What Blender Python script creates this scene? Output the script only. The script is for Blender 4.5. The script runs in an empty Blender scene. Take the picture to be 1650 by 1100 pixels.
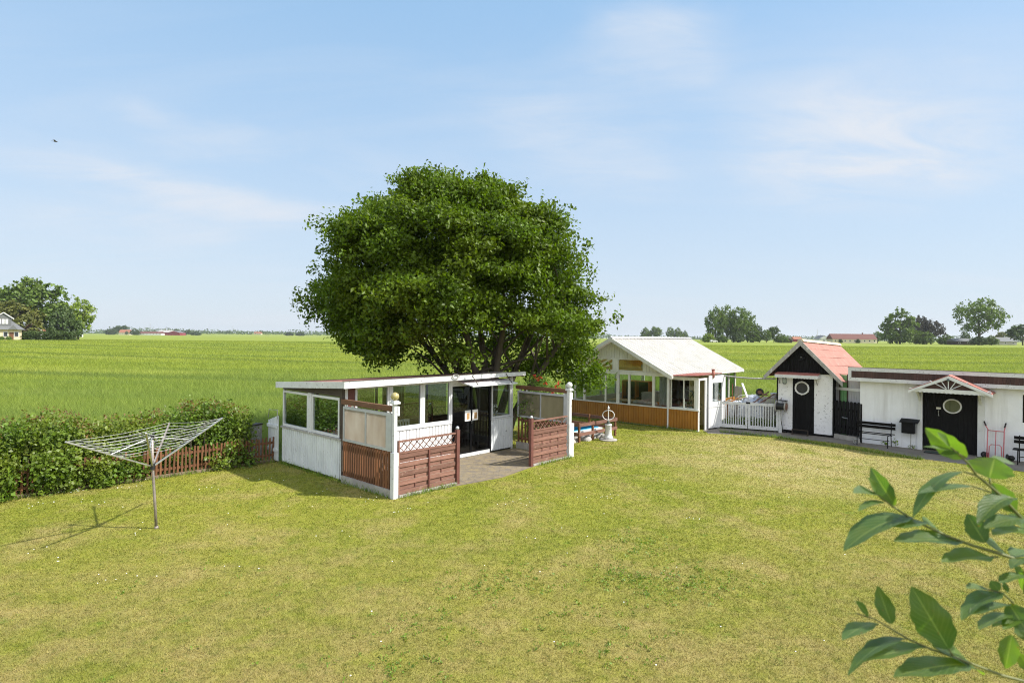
SUN_E=4.7; SKY_S=.118; SKY_AIR=1.15; SKY_DUST=.3; SKY_OZ=2.6; EXPO=.72; HAZE=0.00011
CLOUD_LOC=(7.7,3.8,0); VEIL0=.93; VEIL1=.72; VEIL_COL=(3.5,3.95,4.5); VEIL_TOP=(1.95,3.25,4.75); CLOUD_COL=(4.0,4.25,4.65); BACK_FILL_COL=(7.8,7.9,8.0)
import bpy, math, random
import numpy as np
from mathutils import Vector, Matrix, Euler

random.seed(7); RNG = np.random.default_rng(11)
SC = bpy.context.scene
COL = SC.collection
rad = math.radians
CAM_H = 3.5; ROLL = rad(0.5); FPX = 950.0

# ---------------------------------------------------------------- measuring (photo pixel -> metres)
def ray(px, py):
    dx, dy = px - 825, 543 - py
    return dx*math.cos(ROLL) - dy*math.sin(ROLL), dx*math.sin(ROLL) + dy*math.cos(ROLL)
def at(px, py, Y):
    X, Z = ray(px, py); t = Y/FPX
    return Vector((X*t, Y, CAM_H + Z*t))
def on(px, py, z=0.0):
    X, Z = ray(px, py); t = (z - CAM_H)/Z
    return Vector((X*t, FPX*t, z))

def smooth(a, b, t):
    t = np.clip((t - a)/(b - a), 0, 1); return t*t*(3 - 2*t)
def ground_z(x, y):
    r = np.hypot(x, y)
    h = 1.5*smooth(40, 170, r)
    h = h + 7.0*np.exp(-((x + 760)/330.0)**2)*smooth(1000, 2000, y)
    h = h + 2.0*np.exp(-((x - 1500)/700.0)**2)*smooth(1200, 2400, y)
    return h

# ---------------------------------------------------------------- mesh builder
class MB:
    def __init__(s): s.v = []; s.f = []
    def add(s, vs, fs):
        n = len(s.v); s.v += [tuple(p) for p in vs]; s.f += [tuple(i + n for i in f) for f in fs]; return s
    def box(s, x0, x1, y0, y1, z0, z1):
        return s.add([(x0,y0,z0),(x1,y0,z0),(x1,y1,z0),(x0,y1,z0),(x0,y0,z1),(x1,y0,z1),(x1,y1,z1),(x0,y1,z1)],
                     [(3,2,1,0),(4,5,6,7),(0,1,5,4),(1,2,6,5),(2,3,7,6),(3,0,4,7)])
    def bar(s, p, q, w, h, up=(0,0,1), chop=None):
        p = Vector(p); q = Vector(q); d = (q - p)
        d.normalize(); up = Vector(up)
        if abs(d.dot(up)) > .98: up = Vector((0,1,0)) if abs(d.y) < .9 else Vector((1,0,0))
        sx = d.cross(up).normalized(); sz = sx.cross(d).normalized()
        vs = []
        for e in (p, q):
            for a, b in ((-1,-1),(1,-1),(1,1),(-1,1)): vs.append(e + sx*a*w/2 + sz*b*h/2)
        return s.add(vs, [(0,1,2,3),(7,6,5,4),(4,5,1,0),(5,6,2,1),(6,7,3,2),(7,4,0,3)])
    def tube(s, pts, r, n=8, caps=True):
        pts = [Vector(p) for p in pts]; m = len(pts)
        rs = r if isinstance(r, (list, tuple)) else [r]*m
        vs = []; ref = None
        for i, p in enumerate(pts):
            d = (pts[min(i+1, m-1)] - pts[max(i-1, 0)]).normalized()
            if ref is None: ref = Vector((0,0,1)) if abs(d.z) < .9 else Vector((1,0,0))
            sx = d.cross(ref).normalized(); sy = d.cross(sx).normalized(); ref = -sy if False else ref
            for k in range(n):
                a = 2*math.pi*k/n; vs.append(p + (sx*math.cos(a) + sy*math.sin(a))*rs[i])
        fs = []
        for i in range(m-1):
            for k in range(n):
                k2 = (k+1) % n; fs.append((i*n+k, i*n+k2, (i+1)*n+k2, (i+1)*n+k))
        if caps: fs.append(tuple(range(n-1, -1, -1))); fs.append(tuple((m-1)*n + k for k in range(n)))
        return s.add(vs, fs)
    def lathe(s, prof, c=(0,0,0), n=20):
        c = Vector(c); vs = []; fs = []
        for r, z in prof:
            for k in range(n):
                a = 2*math.pi*k/n; vs.append(c + Vector((r*math.cos(a), r*math.sin(a), z)))
        for i in range(len(prof)-1):
            for k in range(n):
                k2 = (k+1) % n; fs.append((i*n+k, i*n+k2, (i+1)*n+k2, (i+1)*n+k))
        fs.append(tuple(range(n-1,-1,-1))); fs.append(tuple((len(prof)-1)*n + k for k in range(n)))
        return s.add(vs, fs)
    def prism(s, poly, ext):
        poly = [Vector(p) for p in poly]; ext = Vector(ext); n = len(poly)
        vs = poly + [p + ext for p in poly]
        fs = [tuple(range(n)), tuple(range(2*n-1, n-1, -1))]
        for i in range(n):
            j = (i+1) % n; fs.append((j, i, n+i, n+j))
        return s.add(vs, fs)
    def xz(s, pts, y0, y1): return s.prism([(x, y0, z) for x, z in pts], (0, y1-y0, 0))
    def ring(s, c, R, r, ax='y', n=28, m=8, sx=1.0, sz=1.0):
        c = Vector(c); vs = []; fs = []
        for i in range(n):
            a = 2*math.pi*i/n
            for k in range(m):
                b = 2*math.pi*k/m; rr = R + r*math.cos(b); h = r*math.sin(b)
                if ax == 'y': p = Vector((rr*math.cos(a)*sx, h, rr*math.sin(a)*sz))
                elif ax == 'x': p = Vector((h, rr*math.cos(a)*sx, rr*math.sin(a)*sz))
                else: p = Vector((rr*math.cos(a)*sx, rr*math.sin(a)*sz, h))
                vs.append(c + p)
        for i in range(n):
            for k in range(m):
                i2 = (i+1) % n; k2 = (k+1) % m
                fs.append((i*m+k, i2*m+k, i2*m+k2, i*m+k2))
        return s.add(vs, fs)
    def disc(s, c, R, t, ax='y', n=28, sx=1.0, sz=1.0):
        c = Vector(c); poly = []
        for i in range(n):
            a = 2*math.pi*i/n
            if ax == 'y': poly.append(c + Vector((R*sx*math.cos(a), 0, R*sz*math.sin(a))))
            elif ax == 'x': poly.append(c + Vector((0, R*sx*math.cos(a), R*sz*math.sin(a))))
            else: poly.append(c + Vector((R*sx*math.cos(a), R*sz*math.sin(a), 0)))
        e = {'y':(0,t,0),'x':(t,0,0),'z':(0,0,t)}[ax]
        return s.prism(poly, e)
    def sheet(s, a, b, c, d, pitch, depth, thick=.008, wave='trap'):
        """corrugated sheet a-b (across the ribs) and a-d (along the ribs); c = b + (d - a)"""
        a, b, d = Vector(a), Vector(b), Vector(d); u = b - a; L = u.length; u.normalize(); w = d - a
        nrm = u.cross(w.normalized()).normalized()
        xs = []; x = 0; prof = []
        while x < L:
            if wave == 'trap': pr = [(0,1),(.7,1),(.76,0),(.94,0)]
            else: pr = [(0,0),(.25,.5),(.5,1),(.75,.5)]
            for f, h in pr:
                if x + f*pitch <= L: prof.append((x + f*pitch, h))
            x += pitch
        prof.append((L, prof[-1][1]))
        vs = []; n = len(prof)
        for off in (0, -thick):
            for e in (Vector((0,0,0)), w):
                for f, h in prof: vs.append(a + e + u*f + nrm*(h*depth + off))
        fs = []
        for i in range(n-1):
            fs.append((i, i+1, n+i+1, n+i)); fs.append((2*n+i, 3*n+i, 3*n+i+1, 2*n+i+1))
            fs.append((i+1, i, 2*n+i, 2*n+i+1)); fs.append((n+i, n+i+1, 3*n+i+1, 3*n+i))
        fs.append((0, n, 3*n, 2*n)); fs.append((n-1, 2*n+n-1, 3*n+n-1, n+n-1))
        return s.add(vs, fs)
    def build(s, name, mat, parent=None, smooth=False, loc=None, rz=0, bevel=0):
        me = bpy.data.meshes.new(name); me.from_pydata(s.v, [], s.f); me.update()
        o = bpy.data.objects.new(name, me); COL.objects.link(o)
        if mat: me.materials.append(mat)
        if parent: o.parent = parent
        if loc is not None: o.location = loc
        if rz: o.rotation_euler = (0, 0, rz)
        if smooth: me.polygons.foreach_set('use_smooth', [True]*len(me.polygons))
        if bevel:
            m = o.modifiers.new('bevel', 'BEVEL'); m.width = bevel; m.segments = 2; m.limit_method = 'ANGLE'
        return o

def tag(o, label=None, cat=None, group=None, kind=None):
    if label: o['label'] = label
    if cat: o['category'] = cat
    if group: o['group'] = group
    if kind: o['kind'] = kind
    return o
def thing(name, label, cat, loc=(0,0,0), rz=0, group=None):
    o = bpy.data.objects.new(name, None); COL.objects.link(o)
    o.location = loc; o.rotation_euler = (0, 0, rz); o.empty_display_size = .2
    return tag(o, label, cat, group)
def copy_tree(o, parent=None):
    c = o.copy(); COL.objects.link(c)
    if parent: c.parent = parent
    for ch in list(o.children): copy_tree(ch, c)
    return c

def np_mesh(name, verts, loops, sizes, mat, parent=None, smooth=False, attrs=None):
    me = bpy.data.meshes.new(name); n = len(verts)
    me.vertices.add(n); me.vertices.foreach_set('co', np.ascontiguousarray(verts, dtype=np.float32).ravel())
    me.loops.add(len(loops)); me.loops.foreach_set('vertex_index', np.ascontiguousarray(loops, dtype=np.int32))
    me.polygons.add(len(sizes)); st = np.concatenate(([0], np.cumsum(sizes)[:-1])).astype(np.int32)
    me.polygons.foreach_set('loop_start', st); me.polygons.foreach_set('loop_total', np.asarray(sizes, dtype=np.int32))
    me.update(calc_edges=True); me.validate()
    if smooth: me.polygons.foreach_set('use_smooth', np.ones(len(sizes), dtype=bool))
    if mat: me.materials.append(mat)
    o = bpy.data.objects.new(name, me); COL.objects.link(o)
    if parent: o.parent = parent
    return o

# ---------------------------------------------------------------- materials
def nt(name):
    m = bpy.data.materials.new(name); m.use_nodes = True; t = m.node_tree; t.nodes.clear()
    out = t.nodes.new('ShaderNodeOutputMaterial'); return m, t, out
def N(t, ty, **kw):
    n = t.nodes.new(ty)
    for k, v in kw.items():
        if k in n.inputs: n.inputs[k].default_value = v
        else: setattr(n, k, v)
    return n
def L(t, a, b): t.links.new(a, b)
def rgba(c): return (c[0], c[1], c[2], 1)
def noise(t, co, scale, detail=4, rough=.6, stretch=None, loc=None):
    if stretch or loc:
        mp = N(t, 'ShaderNodeMapping'); L(t, co, mp.inputs['Vector'])
        if stretch: mp.inputs['Scale'].default_value = stretch
        if loc: mp.inputs['Location'].default_value = loc
        co = mp.outputs[0]
    n = N(t, 'ShaderNodeTexNoise', Scale=scale, Detail=detail, Roughness=rough); L(t, co, n.inputs['Vector']); return n.outputs['Fac']
def ramp(t, f, a, b, ca=(0,0,0), cb=(1,1,1)):
    r = N(t, 'ShaderNodeValToRGB'); L(t, f, r.inputs[0]); e = r.color_ramp.elements
    e[0].position = a; e[0].color = rgba(ca); e[1].position = b; e[1].color = rgba(cb); return r.outputs[0]
def mix(t, f, a, b, mode='MIX'):
    m = N(t, 'ShaderNodeMix'); m.data_type = 'RGBA'; m.blend_type = mode
    for s, v in ((m.inputs[0], f), (m.inputs[6], a), (m.inputs[7], b)):
        if isinstance(v, (int, float)): s.default_value = v
        elif isinstance(v, tuple): s.default_value = rgba(v)
        else: L(t, v, s)
    return m.outputs[2]
def pm(name, col, rough=.6, var=.18, scale=6.0, bump=0.0, bscale=40.0, metal=0.0, spec=.5, chip=None, chipamt=.62,
       chipscale=9.0, streak=None, streakcol=None, stretch=None, island=0.0, coat=0.0):
    m, t, out = nt(name)
    b = N(t, 'ShaderNodeBsdfPrincipled', Roughness=rough, Metallic=metal)
    b.inputs['Specular IOR Level'].default_value = spec
    L(t, b.outputs[0], out.inputs[0])
    tc = N(t, 'ShaderNodeTexCoord').outputs['Object']
    f = noise(t, tc, scale, 5, .65, stretch)
    d = tuple(c*(1-var) for c in col); u = tuple(min(.95, c*(1+var)) for c in col)
    c = ramp(t, f, .3, .7, d, u)
    if island:
        g = N(t, 'ShaderNodeNewGeometry'); r = ramp(t, g.outputs['Random Per Island'], 0, 1, (1-island,)*3, (1+island,)*3)
        c = mix(t, 1.0, c, r, 'MULTIPLY')
    if streak:
        sf = ramp(t, noise(t, tc, streak, 4, .7, (1, 1, .08)), .5, .75)
        c = mix(t, sf, c, streakcol)
    if chip:
        cf = ramp(t, noise(t, tc, chipscale, 6, .72), chipamt, chipamt + .03)
        c = mix(t, cf, c, chip)
    L(t, c, b.inputs['Base Color'])
    if bump:
        bn = N(t, 'ShaderNodeBump', Strength=bump, Distance=.02)
        L(t, noise(t, tc, bscale, 5, .65, stretch), bn.inputs['Height']); L(t, bn.outputs[0], b.inputs['Normal'])
    return m
def leafmat(name, col, var=.35, trans=.35, rough=.45, tcol=None, spec=.4, big=.6, bigscale=.7, hue2=None):
    m, t, out = nt(name)
    g = N(t, 'ShaderNodeNewGeometry'); tc = N(t, 'ShaderNodeTexCoord').outputs['Object']
    r = ramp(t, g.outputs['Random Per Island'], 0, 1, tuple(c*(1-var) for c in col), tuple(min(.9, c*(1+var)) for c in col))
    c2 = hue2 or (col[0]*1.5, col[1]*1.25, col[2]*.8)
    c = mix(t, ramp(t, noise(t, tc, bigscale, 3), .4, .75, (0,0,0), (big,)*3), r, c2)
    b = N(t, 'ShaderNodeBsdfPrincipled', Roughness=rough); b.inputs['Specular IOR Level'].default_value = spec
    L(t, c, b.inputs['Base Color'])
    tr = N(t, 'ShaderNodeBsdfTranslucent'); tcl = mix(t, 1.0, c, tcol or (1.5, 1.6, .5), 'MULTIPLY'); L(t, tcl, tr.inputs[0])
    mx = N(t, 'ShaderNodeMixShader'); mx.inputs[0].default_value = trans
    L(t, b.outputs[0], mx.inputs[1]); L(t, tr.outputs[0], mx.inputs[2]); L(t, mx.outputs[0], out.inputs[0])
    return m
def glassmat(name, tint=(.9, .95, .92), refl=.06, rough=0.0):
    m, t, out = nt(name)
    tr = N(t, 'ShaderNodeBsdfTransparent'); tr.inputs[0].default_value = rgba(tint)
    gl = N(t, 'ShaderNodeBsdfGlossy', Roughness=rough); gl.inputs[0].default_value = (.9, .95, 1, 1)
    fr = N(t, 'ShaderNodeLayerWeight', Blend=.25)
    ad = N(t, 'ShaderNodeMath', operation='MULTIPLY_ADD'); L(t, fr.outputs['Fresnel'], ad.inputs[0]); ad.inputs[1].default_value = .55; ad.inputs[2].default_value = refl
    ad.use_clamp = True
    mx = N(t, 'ShaderNodeMixShader'); L(t, ad.outputs[0], mx.inputs[0]); L(t, tr.outputs[0], mx.inputs[1]); L(t, gl.outputs[0], mx.inputs[2])
    L(t, mx.outputs[0], out.inputs[0]); return m

M = {}
M['white'] = pm('white_paint', (.62,.63,.64), .6, .08, 5, .15, 60, chip=(.3,.27,.23), chipamt=.64, chipscale=15)
M['white_clean'] = pm('white_paint_clean', (.72,.72,.73), .45, .05, 4)
M['white_worn'] = pm('white_paint_worn', (.6,.61,.62), .65, .12, 3, .25, 50, chip=(.24,.23,.22), chipamt=.6, chipscale=17, streak=5, streakcol=(.6,.6,.6))
M['white_dirty'] = pm('white_cladding', (.66,.69,.71), .6, .1, 2.5, .1, 40, chip=(.3,.31,.3), chipamt=.63, chipscale=5, streak=7, streakcol=(.55,.58,.6))
M['gable_white'] = pm('aged_white_boards', (.62,.61,.57), .6, .12, 3, .2, 40, streak=6, streakcol=(.5,.49,.44))
M['grey_metal'] = pm('grey_frame', (.46,.48,.5), .45, .1, 5, metal=.2)
M['brown'] = pm('brown_stained_wood', (.145,.06,.024), .7, .28, 3, .3, 30, stretch=(6,6,.6), island=.3)
M['redbrown'] = pm('red_brown_wood', (.2,.105,.08), .8, .28, 4, .35, 25, spec=.2, stretch=(.8,5,5), island=.25, chip=(.27,.17,.13), chipamt=.6, chipscale=5)
M['redpost'] = pm('red_brown_post', (.13,.045,.034), .7, .2, 6, .2)
M['beam'] = pm('dark_brown_beam', (.13,.062,.03), .7, .3, 4, .3, 30, stretch=(4,.6,4), chip=(.25,.17,.11), chipamt=.62)
M['darkboard'] = pm('dark_board', (.05,.035,.025), .65, .3, 4)
M['amber'] = pm('amber_corrugated', (.32,.135,.016), .5, .18, 2.5, .1, 30, streak=5, streakcol=(.3,.13,.022), island=0)
M['black'] = pm('black_paint', (.006,.006,.007), .6, .35, 5, .2, 40, spec=.12, streak=8, streakcol=(.011,.011,.012))
M['blackwood'] = pm('black_slats', (.008,.008,.009), .6, .35, 5, .2, 30, spec=.15)
M['plaster'] = pm('white_plaster', (.78,.79,.82), .9, .09, 1.0, .5, 30, spec=.2, chip=(.52,.52,.53), chipamt=.66, chipscale=1.8, streak=2.5, streakcol=(.6,.6,.61))
M['shedwall'] = pm('flaking_white_boards', (.77,.77,.8), .7, .08, 3, .3, 50, chip=(.25,.24,.25), chipamt=.585, chipscale=10, stretch=(1,1,.6))
M['fascia_brown'] = pm('brown_fascia', (.055,.025,.02), .7, .3, 4, stretch=(8,8,.5), island=.25)
M['redroof'] = pm('red_sheet_roof', (.37,.19,.155), .8, .14, 3, .25, 40, spec=.15, chip=(.4,.26,.22), chipamt=.6, chipscale=4)
M['feltroof'] = pm('red_felt_roof', (.3,.13,.095), .9, .25, 3, .4, 60, chip=(.2,.12,.09), chipamt=.6)
M['whiteroof'] = pm('white_sheet_roof', (.62,.62,.61), .6, .04, 1.5, spec=.2, chip=(.4,.38,.34), chipamt=.66, chipscale=2, streak=3, streakcol=(.44,.43,.4))
def let_light_through(m, f, col):
    t = m.node_tree; b = [n for n in t.nodes if n.type == 'BSDF_PRINCIPLED'][0]; out = [n for n in t.nodes if n.type == 'OUTPUT_MATERIAL'][0]
    tr = N(t, 'ShaderNodeBsdfTranslucent'); tr.inputs[0].default_value = rgba(col); mx = N(t, 'ShaderNodeMixShader'); mx.inputs[0].default_value = f
    L(t, b.outputs[0], mx.inputs[1]); L(t, tr.outputs[0], mx.inputs[2]); L(t, mx.outputs[0], out.inputs[0])
let_light_through(M['whiteroof'], .45, (.8,.74,.62))
M['rustroof'] = pm('rusty_red_sheet', (.34,.12,.09), .7, .3, 6)
M['ridge'] = pm('pale_ridge_tiles', (.62,.52,.36), .8, .2, 5)
M['greywood'] = pm('weathered_grey_wood', (.33,.32,.3), .85, .25, 5, .4, 30, stretch=(4,4,.5), chip=(.55,.54,.52), chipamt=.58)
M['concrete'] = pm('concrete', (.34,.32,.29), .9, .2, 3, .4, 50, chip=(.2,.2,.15), chipamt=.62)
M['stone'] = pm('field_stone', (.33,.31,.29), .85, .3, 4, .6, 12, island=.25)
M['blue'] = pm('blue_basin', (.03,.3,.5), .35, .12, 3)
M['steel'] = pm('galvanised_steel', (.5,.5,.48), .4, .15, 8, metal=.75)
M['polesteel'] = pm('weathered_pole', (.3,.26,.24), .5, .25, 9, metal=.4)
M['line'] = pm('grey_line', (.7,.7,.7), .6, .1)
M['pinkred'] = pm('faded_red_steel', (.5,.15,.17), .5, .2, 9, chip=(.3,.12,.1), chipamt=.6)
M['rubber'] = pm('black_rubber', (.012,.012,.012), .6, .3)
M['tarp'] = pm('silver_tarpaulin', (.55,.57,.62), .3, .25, 4, .3, 9, metal=.3, chip=(.06,.06,.08), chipamt=.6, chipscale=4)
M['rawwood'] = pm('raw_timber', (.52,.4,.26), .8, .2, 5, .2, 30, stretch=(1,5,5))
M['orangewood'] = pm('orange_wood', (.5,.2,.06), .7, .2, 5, stretch=(1,5,5))
M['darkwood'] = pm('dark_cabinet_wood', (.07,.03,.02), .5, .3, 5)
M['cloth'] = pm('grey_cloth', (.4,.4,.39), .9, .15, 5)
M['cream'] = pm('cream_wall', (.62,.56,.42), .9, .08)
M['pinkwall'] = pm('pale_cream_render', (.62,.52,.36), .9, .08)
M['lantern_green'] = pm('verdigris', (.06,.08,.07), .5, .3)
M['gold'] = pm('dull_yellow_glass', (.36,.31,.13), .35, .35, 30, chip=(.6,.58,.5), chipamt=.58, chipscale=25)
M['paper'] = pm('paper', (.8,.79,.77), .8, .03)
M['picture'] = pm('brown_picture', (.4,.24,.1), .7, .45, 30)
M['glass'] = glassmat('window_glass', (.86,.9,.88), .05)
M['glass_back'] = glassmat('dim_back_glass', (.55,.55,.5), .04)
M['glass_dark'] = glassmat('dark_door_glass', (.42,.42,.42), .03)
M['glass_green'] = glassmat('green_glass', (.6,.8,.62), .06)
M['floor'] = pm('dark_floor', (.06,.05,.045), .7, .3)
def frosted(name, ca, cb):
    m, t, out = nt(name); tc = N(t, 'ShaderNodeTexCoord').outputs['Object']
    c = ramp(t, noise(t, tc, 2.2, 5, .6, (1,1,.45)), .3, .75, ca, cb)
    d = N(t, 'ShaderNodeBsdfPrincipled', Roughness=.35); L(t, c, d.inputs['Base Color'])
    tr = N(t, 'ShaderNodeBsdfTranslucent'); L(t, c, tr.inputs[0])
    tp = N(t, 'ShaderNodeBsdfTransparent'); tp.inputs[0].default_value = (.8,.76,.68,1)
    a = N(t, 'ShaderNodeMixShader'); a.inputs[0].default_value = .6; L(t, d.outputs[0], a.inputs[1]); L(t, tr.outputs[0], a.inputs[2])
    b = N(t, 'ShaderNodeMixShader'); b.inputs[0].default_value = .12; L(t, a.outputs[0], b.inputs[1]); L(t, tp.outputs[0], b.inputs[2])
    L(t, b.outputs[0], out.inputs[0]); return m
M['frosted'] = frosted('frosted_plastic', (.48,.41,.34), (.66,.63,.57)); M['frosted_green'] = frosted('frosted_green_plastic', (.24,.22,.15), (.36,.34,.25))
M['bark'] = pm('bark', (.09,.075,.055), .9, .35, 5, .6, 20, stretch=(3,3,.5))
M['leaf_main'] = leafmat('tree_leaves', (.08,.135,.008), .5, .34, .45, spec=.22, big=.75, bigscale=.7, hue2=(.125,.165,.01))
M['leaf_hedge'] = leafmat('hedge_leaves', (.105,.175,.02), .45, .36, .45, big=.7, bigscale=1.1, hue2=(.22,.235,.03))
M['leaf_tip'] = leafmat('red_shoot_tips', (.16,.1,.035), .4, .3, .5)
M['leaf_rose'] = leafmat('rose_leaves', (.12,.21,.035), .4, .3, .5)
M['petal'] = leafmat('red_petals', (.5,.06,.02), .3, .3, .6, tcol=(1,1,1), hue2=(.55,.12,.03))
M['leaf_far'] = leafmat('far_leaves', (.095,.15,.026), .4, .28, .6, big=.5, bigscale=3)
M['leaf_olive'] = leafmat('olive_leaves', (.135,.15,.04), .35, .25, .6, big=.5, bigscale=3)
M['leaf_bright'] = leafmat('bright_leaves', (.17,.24,.035), .4, .34, .6, big=.7, bigscale=3)
M['leaf_dark'] = leafmat('dark_leaves', (.065,.105,.03), .4, .24, .6, big=.4, bigscale=3)
M['leaf_purple'] = leafmat('purple_leaves', (.055,.055,.034), .4, .15, .6, tcol=(1.2,1.1,.9), hue2=(.06,.05,.035))
M['red_barn'] = pm('red_barn_boards', (.22,.03,.035), .8, .15)
M['slate'] = pm('grey_roof', (.13,.135,.14), .8, .15)
M['orangetile'] = pm('orange_tiles', (.3,.12,.07), .8, .2)
M['browntile'] = pm('brown_red_tiles', (.13,.05,.04), .85, .2)
M['window_dark'] = pm('dark_window', (.03,.035,.04), .15, .2)
# ---------------------------------------------------------------- ground colours
def lawn_colour(t, co):
    g1 = ramp(t, noise(t, co, 3.5, 6, .7), .3, .72, (.13,.158,.016), (.26,.29,.031))
    big = ramp(t, noise(t, co, .22, 5, .62, (1,1,1)), .36, .66, (0,0,0), (.55,.55,.55))
    c = mix(t, big, g1, (.32,.295,.05))
    n2 = noise(t, co, .75, 6, .68, None, (3.1,7.7,0))
    dry = ramp(t, n2, .47, .72, (0,0,0), (.7,.7,.7))
    c = mix(t, dry, c, (.41,.31,.14))
    yn = N(t, 'ShaderNodeMapRange'); sy = N(t, 'ShaderNodeSeparateXYZ'); L(t, co, sy.inputs[0]); L(t, sy.outputs[1], yn.inputs[0]); yn.inputs[1].default_value = 11.5; yn.inputs[2].default_value = 5.5; yn.inputs[3].default_value = 0; yn.inputs[4].default_value = 1
    c = mix(t, mix(t, 1.0, yn.outputs[0], ramp(t, noise(t, co, 1.3, 6, .72, None, (4,9,0)), .38, .6, (.15,.15,.15), (.7,.7,.7)), 'MULTIPLY'), c, (.36,.27,.115))
    # the worn, straw-coloured strip in front of the outbuilding
    sp = N(t, 'ShaderNodeSeparateXYZ'); L(t, co, sp.inputs[0])
    ax = N(t, 'ShaderNodeVectorMath', operation='DISTANCE'); L(t, co, ax.inputs[0]); ax.inputs[1].default_value = (8.6,17.2,0)
    d = ramp(t, ax.outputs['Value'], 0, 1); 
    mr = N(t, 'ShaderNodeMapRange'); L(t, ax.outputs['Value'], mr.inputs[0]); mr.inputs[1].default_value = 1.0; mr.inputs[2].default_value = 5.5; mr.inputs[3].default_value = 1; mr.inputs[4].default_value = 0
    w = N(t, 'ShaderNodeMath', operation='MULTIPLY'); L(t, mr.outputs[0], w.inputs[0])
    n3 = N(t, 'ShaderNodeRGBToBW'); L(t, ramp(t, noise(t, co, .9, 5, .7), .3, .6), n3.inputs[0]); L(t, n3.outputs[0], w.inputs[1])
    c = mix(t, w.outputs[0], c, (.44,.36,.17))
    cl = ramp(t, noise(t, co, 2.1, 5, .75, None, (11,2,0)), .6, .7, (0,0,0), (.7,.7,.7))
    c = mix(t, cl, c, (.12,.2,.022))
    tuft = noise(t, co, 8.5, 6, .72, None, (2,5,0))
    c = mix(t, ramp(t, tuft, .5, .68, (0,0,0), (.5,.5,.5)), c, (.34,.305,.08))
    return mix(t, ramp(t, tuft, .33, .47, (.6,.6,.6), (0,0,0)), c, (.09,.125,.014))
def field_colour(t, co):
    base = ramp(t, noise(t, co, .06, 6, .65, (1,2.2,1)), .3, .7, (.175,.222,.034), (.275,.305,.046))
    fine = ramp(t, noise(t, co, 1.2, 6, .75, (1,1,1)), .3, .75, (.75,.78,.7), (1.2,1.18,1.1))
    c = mix(t, 1.0, base, fine, 'MULTIPLY')
    st = ramp(t, noise(t, co, .1, 5, .7, (.22,1.9,1), (5,1,0)), .52, .68, (0,0,0), (.7,.7,.7))
    c = mix(t, st, c, (.095,.15,.04))
    lt = ramp(t, noise(t, co, .07, 5, .7, (.2,1.7,1), (1,9,0)), .54, .7, (0,0,0), (.6,.6,.6))
    c = mix(t, lt, c, (.34,.35,.09))
    # old wheel tracks left by the tractor
    w = N(t, 'ShaderNodeTexWave', Scale=.0125, Distortion=1.2, Detail=1.0); w.wave_type = 'BANDS'; w.bands_direction = 'Y'
    w.inputs['Detail Scale'].default_value = .6
    mp = N(t, 'ShaderNodeMapping'); L(t, co, mp.inputs[0]); mp.inputs['Rotation'].default_value = (0,0,rad(14)); L(t, mp.outputs[0], w.inputs[0])
    tr = ramp(t, w.outputs['Fac'], .95, .985, (0,0,0), (.6,.6,.6))
    c = mix(t, tr, c, (.09,.13,.03))
    # the crop is lusher and greener along the garden, yellower further out
    ln = N(t, 'ShaderNodeVectorMath', operation='LENGTH'); L(t, co, ln.inputs[0])
    mr = N(t, 'ShaderNodeMapRange'); L(t, ln.outputs['Value'], mr.inputs[0]); mr.inputs[1].default_value = 18; mr.inputs[2].default_value = 75; mr.inputs[3].default_value = .6; mr.inputs[4].default_value = 0
    return mix(t, mr.outputs[0], c, (.145,.215,.056))
def ground_mat(name, fn, bump, bscale, rough=.9):
    m, t, out = nt(name); tc = N(t, 'ShaderNodeTexCoord').outputs['Object']
    b = N(t, 'ShaderNodeBsdfPrincipled', Roughness=rough); b.inputs['Specular IOR Level'].default_value = .15
    L(t, fn(t, tc), b.inputs['Base Color']); L(t, b.outputs[0], out.inputs[0])
    bn = N(t, 'ShaderNodeBump', Strength=bump, Distance=.08); L(t, noise(t, tc, bscale, 6, .75), bn.inputs['Height']); L(t, bn.outputs[0], b.inputs['Normal'])
    return m
def blade_mat(name, fn, var, trans, lift=1.0):
    m, t, out = nt(name); tc = N(t, 'ShaderNodeTexCoord').outputs['Object']; g = N(t, 'ShaderNodeNewGeometry')
    r = ramp(t, g.outputs['Random Per Island'], 0, 1, ((1-var)*lift,)*3, ((1+var)*lift,)*3)
    c = mix(t, 1.0, fn(t, tc), r, 'MULTIPLY')
    b = N(t, 'ShaderNodeBsdfPrincipled', Roughness=.55); b.inputs['Specular IOR Level'].default_value = .25
    L(t, c, b.inputs['Base Color']); tr = N(t, 'ShaderNodeBsdfTranslucent'); L(t, c, tr.inputs[0])
    mx = N(t, 'ShaderNodeMixShader'); mx.inputs[0].default_value = trans
    L(t, b.outputs[0], mx.inputs[1]); L(t, tr.outputs[0], mx.inputs[2]); L(t, mx.outputs[0], out.inputs[0]); return m
M['lawn'] = ground_mat('lawn_turf', lawn_colour, .6, 30)
M['lawn_blade'] = blade_mat('lawn_blades', lawn_colour, .3, .35, 1.12)
M['field'] = ground_mat('field_soil_and_crop', field_colour, .9, 2.2)
M['crop'] = blade_mat('barley_blades', field_colour, .3, .45, 1.35)
M['weed'] = leafmat('weed_leaves', (.14,.22,.028), .4, .35, .5)
M['tallgrass'] = leafmat('tall_grass', (.14,.19,.05), .4, .4, .5, hue2=(.25,.24,.1))
M['petalwhite'] = pm('daisy_petals', (.8,.8,.78), .7, .05)
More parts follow.
